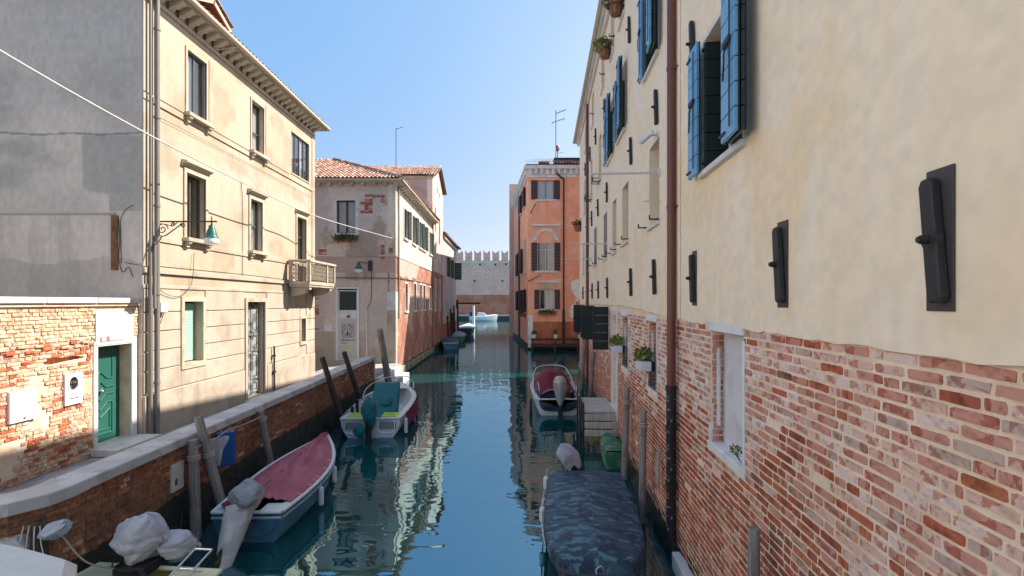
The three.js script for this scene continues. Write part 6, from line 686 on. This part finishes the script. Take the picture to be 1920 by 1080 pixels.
// cream boat, engine bagged, seen from its stern end
{ const S = hullShape({ L: 4.6, B: 1.75, D: 0.55, rise: 0.15, stern: 0.93, mid: 0.45, pow: 2.4 }), T = thing('motor_boat', 'pale yellow boat with large grey bagged engine below the bridge', 'boat', [-4.38, 0, -6.35], PI - 0.1);
  part(T, 'hull', hullGeo(S), mat(W1, { map: plasterTex([0.50, 0.36, 0.05], [0.42, 0.29, 0.04], [0.30, 0.22, 0.05], 1, 671), rough: 0.45 })); part(T, 'inner_hull', hullGeo(S, 0.14, 0.16), M.creamHull); part(T, 'side_deck', sideDeck(S, 0.2, 0.014), M.creamHull); part(T, 'gunwale', gunwale(S, 0.03), M.creamHull); for (const s of [-0.51, 0.51]) part(T, 'stern_bench', rbx(s - 0.25, s + 0.25, 0.2, 0.56, -0.5, -0.04, 0.03), M.creamHull); part(T, 'cushion', merge([rbx(0.1, 0.76, 0.5, 0.62, -1.3, -0.52, 0.05)]), mat([0.15, 0.21, 0.33], { rough: 0.8 })); part(T, 'cushion', rbx(-0.76, -0.12, 0.5, 0.64, -1.3, -0.7, 0.05), M.greyCover);
  part(T, 'boarding_ladder', merge([cyl([-0.62, 0.6, -0.45], [-0.66, 0.78, 0.06], 0.014), cyl([-0.4, 0.6, -0.45], [-0.44, 0.78, 0.06], 0.014), cyl([-0.66, 0.78, 0.06], [-0.44, 0.78, 0.06], 0.014), cyl([-0.63, 0.67, -0.2], [-0.42, 0.67, -0.2], 0.012)]), M.chrome); const m = sub(T, 'outboard_motor', [0.1, 0.55, 0.1]); part(m, 'engine_cover', bagGeo(0.35, 0.31, 0.34, { seed: 11, taper: 0.3 }), M.greyCover, [0.16, 0.33, -0.12], [0.1, 0, 0.12]); part(m, 'leg_cover', bagGeo(0.3, 0.22, 0.27, { seed: 13, taper: 0.1 }), M.greyCover, [-0.14, 0.18, 0.1], [0.2, 0.2, 0.25]); part(m, 'cover_cord', tube([[-0.1, 0.5, 0.3], [-0.06, 0.3, 0.32], [-0.12, 0.14, 0.3]], 0.007, 16, 5), M.cable); part(m, 'cover_cord', merge([tube([[-0.18, 0.16, 0.2], [0.12, 0.1, 0.26], [0.42, 0.14, 0.0], [0.3, 0.12, -0.34], [0.0, 0.1, -0.36], [-0.14, 0.14, -0.1], [-0.18, 0.16, 0.2]], 0.009, 50, 5)]), M.cable); part(m, 'clamp', merge([rbx(-0.12, 0.3, 0.0, 0.12, -0.35, 0.15, 0.02), cyl([0.0, 0.1, -0.3], [-0.35, 0.02, -0.5], 0.03)]), M.black); }
// far boats
const farBoat = (x, z, ry, o, label, hull, cover, extra) => { const S = hullShape(o), T = thing('moored_boat', label, 'boat', [x, 0, z], ry); part(T, 'hull', hullGeo(S), hull); part(T, 'gunwale', gunwale(S, 0.03), M.whiteHull); if (cover) part(T, 'cover', tarpGeo(S, { t0: 0.02, t1: 0.98, dome: 0.12, rough: 0.08, hang: 1, seed: z | 0 }), cover); if (extra) extra(T, S); };
farBoat(-5.0, -41.6, 0.14, { L: 4.6, B: 1.5, D: 0.5, rise: 0.2 }, 'dark blue covered boat under the brick side of gabled house', M.blueHull, M.blueTarp); farBoat(-5.2, -48.6, 0.05, { L: 4.4, B: 1.5, D: 0.6, rise: 0.2 }, 'green hulled boat beyond the dark blue covered boat', M.hullGreen, M.slate); farBoat(-5.3, -57.5, 0.0, { L: 5.6, B: 1.9, D: 0.9, rise: 0.3 }, 'grey covered boat moored beside white mooring post', mat([0.05, 0.06, 0.07], { rough: 0.5 }), M.greyCover);
farBoat(-8.6, -103, -PI / 2 + 0.15, { L: 5.8, B: 2.0, D: 0.9, rise: 0.4, stern: 0.9 }, 'white cabin motor boat in front of fortress wall', M.whiteHull, M.whiteHull, (T) => { part(T, 'cabin', ext([[0, 0], [2.2, 0], [1.6, 0.7], [0.3, 0.75]], 1.3, [], 0.05).rotateY(PI / 2).translate(-0.65, 0.95, -1.4), M.whitePaint); part(T, 'windscreen', ext([[0.3, 0.1], [1.9, 0.1], [1.5, 0.6], [0.35, 0.6]], 1.36).rotateY(PI / 2).translate(-0.68, 0.98, -1.4), M.glassDark); part(T, 'canopy', rbx(-0.8, 0.8, 0.9, 1.9, -1.3, -0.1, 0.2), mat([0.02, 0.04, 0.09], { rough: 0.7 })); });
// green rowing boat squeezed between dock and poles
{ const S = hullShape({ L: 1.5, B: 0.5, D: 0.4, rise: 0.06, stern: 0.8 }), T = thing('rowing_boat', 'narrow chipped green boat wedged between dock and brick wall', 'boat', [2.36, 0, -11.75], -0.06); part(T, 'hull', hullGeo(S), M.hullGreen); part(T, 'deck', tarpGeo(S, { t0: 0, t1: 0.98, dome: 0.03, rough: 0.01, inset: 0.0, hang: 0.4 }), M.hullGreen); }
// white buoy tip at the foot of the bridge
{ const T = thing('white_buoy', 'white rounded buoy afloat just before the camouflage boat', 'buoy', [0.84, 0, -4.6]); const g = bagGeo(0.14, 0.28, 0.14, { seed: 3, taper: -0.4 }); part(T, 'float', g, M.greyCover, [0, 0.98, 0]); part(T, 'mast', cyl([0, -0.5, 0], [0, 0.8, 0], 0.04), M.poleGrey); }
// ---------------------------------------------------------------- boat dock
{ const T = thing('timber_dock', 'weathered timber dock with stepped front below white doorway', 'dock', rw(13.5, 0, 0.02), RT);   // local x<0 = farther
  const n = 5; for (let i = 0; i < n; i++) part(T, 'plank', rbx(-2.0 + i * 0.4 + 0.006, -2.0 + (i + 1) * 0.4 - 0.006, 0.9, 0.955 + 0.006 * R(), 0.02, 0.86, 0.01), M.plank); part(T, 'edge_board', rbx(-2.0, 0, 0.9, 1.02, 0.862, 0.9, 0.01), M.poleDark);
  for (let i = 0; i < 3; i++) part(T, 'riser', rbx(0.004 + i * 0.03, 0.06 + i * 0.03, 0.72 - i * 0.2, 0.895 - i * 0.2, 0.0, 0.85, 0.02), M.plank); part(T, 'mossy_riser', rbx(0.08, 0.14, 0.12, 0.31, 0.0, 0.85, 0.02), mat(W1, { map: plasterTex([0.22, 0.18, 0.07], [0.12, 0.12, 0.04], [0.05, 0.06, 0.02], 0.5, 681) }));
  for (const [x, z] of [[0.05, 0.88], [-1.0, 0.9], [-1.95, 0.9]]) part(T, 'post', cyl([x, -0.5, z], [x, 1.2, z], 0.026), M.poleDark); part(T, 'strut', merge([cyl([0.12, -0.2, 0.98], [0.02, 1.3, 0.92], 0.016), cyl([0.3, -0.4, 1.05], [0.02, 1.1, 0.92], 0.014)]), M.poleDark); }
// ---------------------------------------------------------------- mooring poles
const pole = (a, b, r, m, label, cap) => { const T = thing('mooring_pole', label, 'mooring pole', a); const d = [b[0] - a[0], b[1] - a[1], b[2] - a[2]], g = new THREE.CylinderGeometry(r * 0.92, r * 1.1, 1, 14, 10), p = g.attributes.position, s = Math.abs(a[2] * 7) | 0, uv = g.attributes.uv; for (let i = 0; i < p.count; i++) { const k = 1 + 0.16 * (noise2(Math.atan2(p.getZ(i), p.getX(i)) * 1.5 + 9, p.getY(i) * 5 + s, 5) - 0.5); p.setX(i, p.getX(i) * k); p.setZ(i, p.getZ(i) * k); uv.setXY(i, uv.getX(i) * 0.5, uv.getY(i) * Math.hypot(...d)); } const L = Math.hypot(...d); g.scale(1, L, 1).translate(0, L / 2, 0).applyQuaternion(new THREE.Quaternion().setFromUnitVectors(V(0, 1, 0), V(...d).normalize())); g.computeVertexNormals(); part(T, 'shaft', g, m); const u = V(...d).normalize(); if (cap) { const w = merge([0, 1, 2].map((i) => new THREE.TorusGeometry(r * 1.08, 0.014, 5, 16).rotateX(PI / 2).translate(0, i * 0.03, 0))); part(T, 'rope_turns', w.applyQuaternion(new THREE.Quaternion().setFromUnitVectors(V(0, 1, 0), u)).translate(d[0] * cap, d[1] * cap, d[2] * cap), M.rope); } return T; };
pole([-4.68, -0.5, -8.68], [-5.25, 1.93, -8.57], 0.075, M.poleGrey, 'grey leaning pole against parapet beside hanging blue box', 0.72); pole([-5.12, -0.5, -8.33], [-5.2, 1.6, -8.35], 0.08, M.poleGrey, 'short thick grey stump next to leaning grey pole', 0.85); pole([-5.08, -0.5, -11.1], [-5.28, 1.56, -10.75], 0.075, M.poleGrey, 'rope-wrapped weathered stump beside pink-covered boat', 0.9);
pole([-4.8, -0.5, -15.2], [-5.4, 2.27, -14.56], 0.085, M.poleDark, 'dark pole leaning over parapet behind white motor boat stern'); pole([-4.88, -0.5, -17.6], [-5.45, 2.22, -16.6], 0.085, M.poleDark, 'dark leaning pole beside the teal covered console'); pole([-5.0, -0.5, -21.4], [-5.22, 2.76, -20.2], 0.13, M.poleGrey, 'thick pale bent pole at the stone landing');
pole(rw(11.15, -0.5, 0.2), rw(11.1, 2.0, 0.14), 0.07, M.poleGrey, 'tall grey pole between dock and drainpipe', 0.86); pole(rw(8.95, -0.5, 0.24), rw(8.95, 1.97, 0.2), 0.06, M.poleGrey, 'slim grey pole just beyond black drainpipe', 0.88); pole(rw(4.35, -0.5, 0.17), rw(4.35, 1.93, 0.16), 0.052, M.poleGrey, 'grey pole top in front of near brick wall'); pole(rw(19.2, -0.5, 0.25), rw(18.8, 2.0, 0.12), 0.08, M.poleGrey, 'pole leaning on brick wall beyond the dock'); pole(rw(22.6, -0.5, 0.3), rw(22.3, 2.2, 0.15), 0.08, M.poleGrey, 'farther pole leaning on brick wall past far downpipe');
[[-5.75, -46.5, 2.6], [-5.7, -48.3, 3.2], [-5.75, -50.2, 2.8], [-5.8, -52, 3.4], [-5.6, -53.6, 2.9], [-5.8, -55.5, 4.0]].forEach(([x, z, h]) => { const T = pole([x, -0.5, z], [x - 0.1, h, z], 0.09, M.poleDark, 'dark mooring pole in the row below pale house'); T.userData.group = 'dark poles below pale house'; });
pole([-5.1, -0.5, -68], [-5.1, 3.4, -68], 0.16, M.whitewash, 'white mooring post in mid canal before fortress wall'); single('dark_boom', merge([cyl([0, 0, 0], [2.6, 0, 0], 0.09), cyl([0, -0.6, 0], [0, 0.4, 0], 0.1)]), M.iron, 'dark horizontal boom reaching over water from pale house', 'boom', null, [-6.1, 3.7, -56.8]);
// things hung along the parapet
{ const T = thing('hanging_box', 'bright blue rectangular float hung from rope on parapet', 'fender', [-5.21, 0.87, -9.31], 0.75); part(T, 'panel', rbx(-0.16, 0.16, 0, 0.62, -0.05, 0.05, 0.03), mat([0.012, 0.10, 0.38], { rough: 0.35 })); part(T, 'seam', merge([bx(-0.075, -0.065, 0.02, 0.6, 0.048, 0.054), bx(0.065, 0.075, 0.02, 0.6, 0.048, 0.054)]), mat([0.008, 0.06, 0.28], { rough: 0.4 })); }
single('mooring_rope', merge([tube([[-5.12, 1.5, -8.62], [-5.17, 1.47, -9.0], [-5.2, 1.5, -9.31], [-5.22, 1.46, -10.0], [-5.25, 1.45, -10.8]], 0.012, 40, 5), tube([[-5.2, 1.5, -8.35], [-5.18, 1.46, -8.48], [-5.12, 1.5, -8.62]], 0.012, 12, 5)]), M.rope, 'slack rope strung between grey poles along parapet', 'rope');
{ const g = new THREE.PlaneGeometry(0.24, 0.5, 8, 12), p = g.attributes.position; for (let i = 0; i < p.count; i++) { const y = p.getY(i); p.setX(i, p.getX(i) * (0.45 + 0.9 * (y / 0.5 + 0.5)) + 0.03 * Math.sin(y * 9)); p.setZ(i, 0.04 * Math.sin(p.getX(i) * 40)); } g.computeVertexNormals(); single('hanging_rag', g, M.greyCover, 'pale rag hung over rope between leaning pole and blue float', 'rag', null, [-5.17, 1.22, -8.98], 0.9); }
{ const T = thing('bundled_stump', 'dark stump wrapped in plastic bags and cords against near parapet', 'bundle', [-5.28, 0, -5.72]); part(T, 'stump', cyl([0, -0.5, 0], [0, 1.36, 0], 0.09, 0.08, 12), M.poleDark); part(T, 'bag', bagGeo(0.2, 0.09, 0.14, { seed: 21 }), M.plasticFilm, [-0.22, 1.18, 0.05], [0, 0, -0.5]); part(T, 'bag', bagGeo(0.2, 0.1, 0.14, { seed: 22 }), cloth([0.42, 0.47, 0.56], [0.34, 0.38, 0.46], 691), [0.2, 1.3, 0.02], [0, 0, 0.5]); part(T, 'cords', merge([0, 1, 2, 3].map((i) => tube([[-0.1 + 0.06 * i, 1.38, 0.08], [-0.12 + 0.08 * i, 1.2, 0.11], [-0.2 + 0.12 * i, 1.0, 0.1]], 0.008, 14, 4))), M.cableWhite); }
single('mooring_line', tube([[-5.1, 1.2, -5.8], [-4.9, 0.85, -5.9], [-4.7, 0.6, -6.2]], 0.01, 20, 5), M.rope, 'thin mooring line from bundled stump down to yellow boat', 'rope');
single('hanging_rope', merge([tube(([[0, 0, 0], [0.02, -0.2, 0.03], [-0.03, -0.45, 0.04], [0.0, -0.6, 0.03], [0.05, -0.4, 0.04], [0.04, -0.1, 0.03]]), 0.02, 40, 6), tube([[-0.02, 0, 0.02], [-0.05, -0.3, 0.05], [0.01, -0.5, 0.05], [0.03, -0.2, 0.05]], 0.018, 30, 6)]), M.rope, 'coil of rope hung on brick wall beyond the drainpipe', 'rope', null, rw(8.35, 1.45, 0.05), RT);
// ---------------------------------------------------------------- bridge under the camera
{ const T = thing('stone_bridge', 'pale worn stone parapet corner of the bridge', 'bridge', [-1.4, 0, -1.1]); const c = ext([[-0.32, -0.52], [0.0, -0.42], [0.16, -0.36], [0.25, -0.24], [0.3, 0.0], [0.36, 1.2], [-2.6, 1.2], [-2.6, -1.15]], 0.17, [], 0.025).rotateX(PI / 2); part(T, 'coping', c, M.stone, [0, 3.1, 0]); part(T, 'parapet_wall', ext([[-0.3, -0.44], [0.1, -0.3], [0.2, -0.15], [0.28, 1.1], [-2.5, 1.1], [-2.5, -1.05]], 1.3).rotateX(PI / 2), M.farBrickDark, [0, 2.9, 0]); part(T, 'deck', bx(-4.5, 3.4, 1.2, 1.6, 0.9, 3.6), M.paving[0]); }
scene.traverse((o) => { if (o.isMesh) { o.castShadow = true; o.receiveShadow = true; } });
renderer.render(scene, camera);
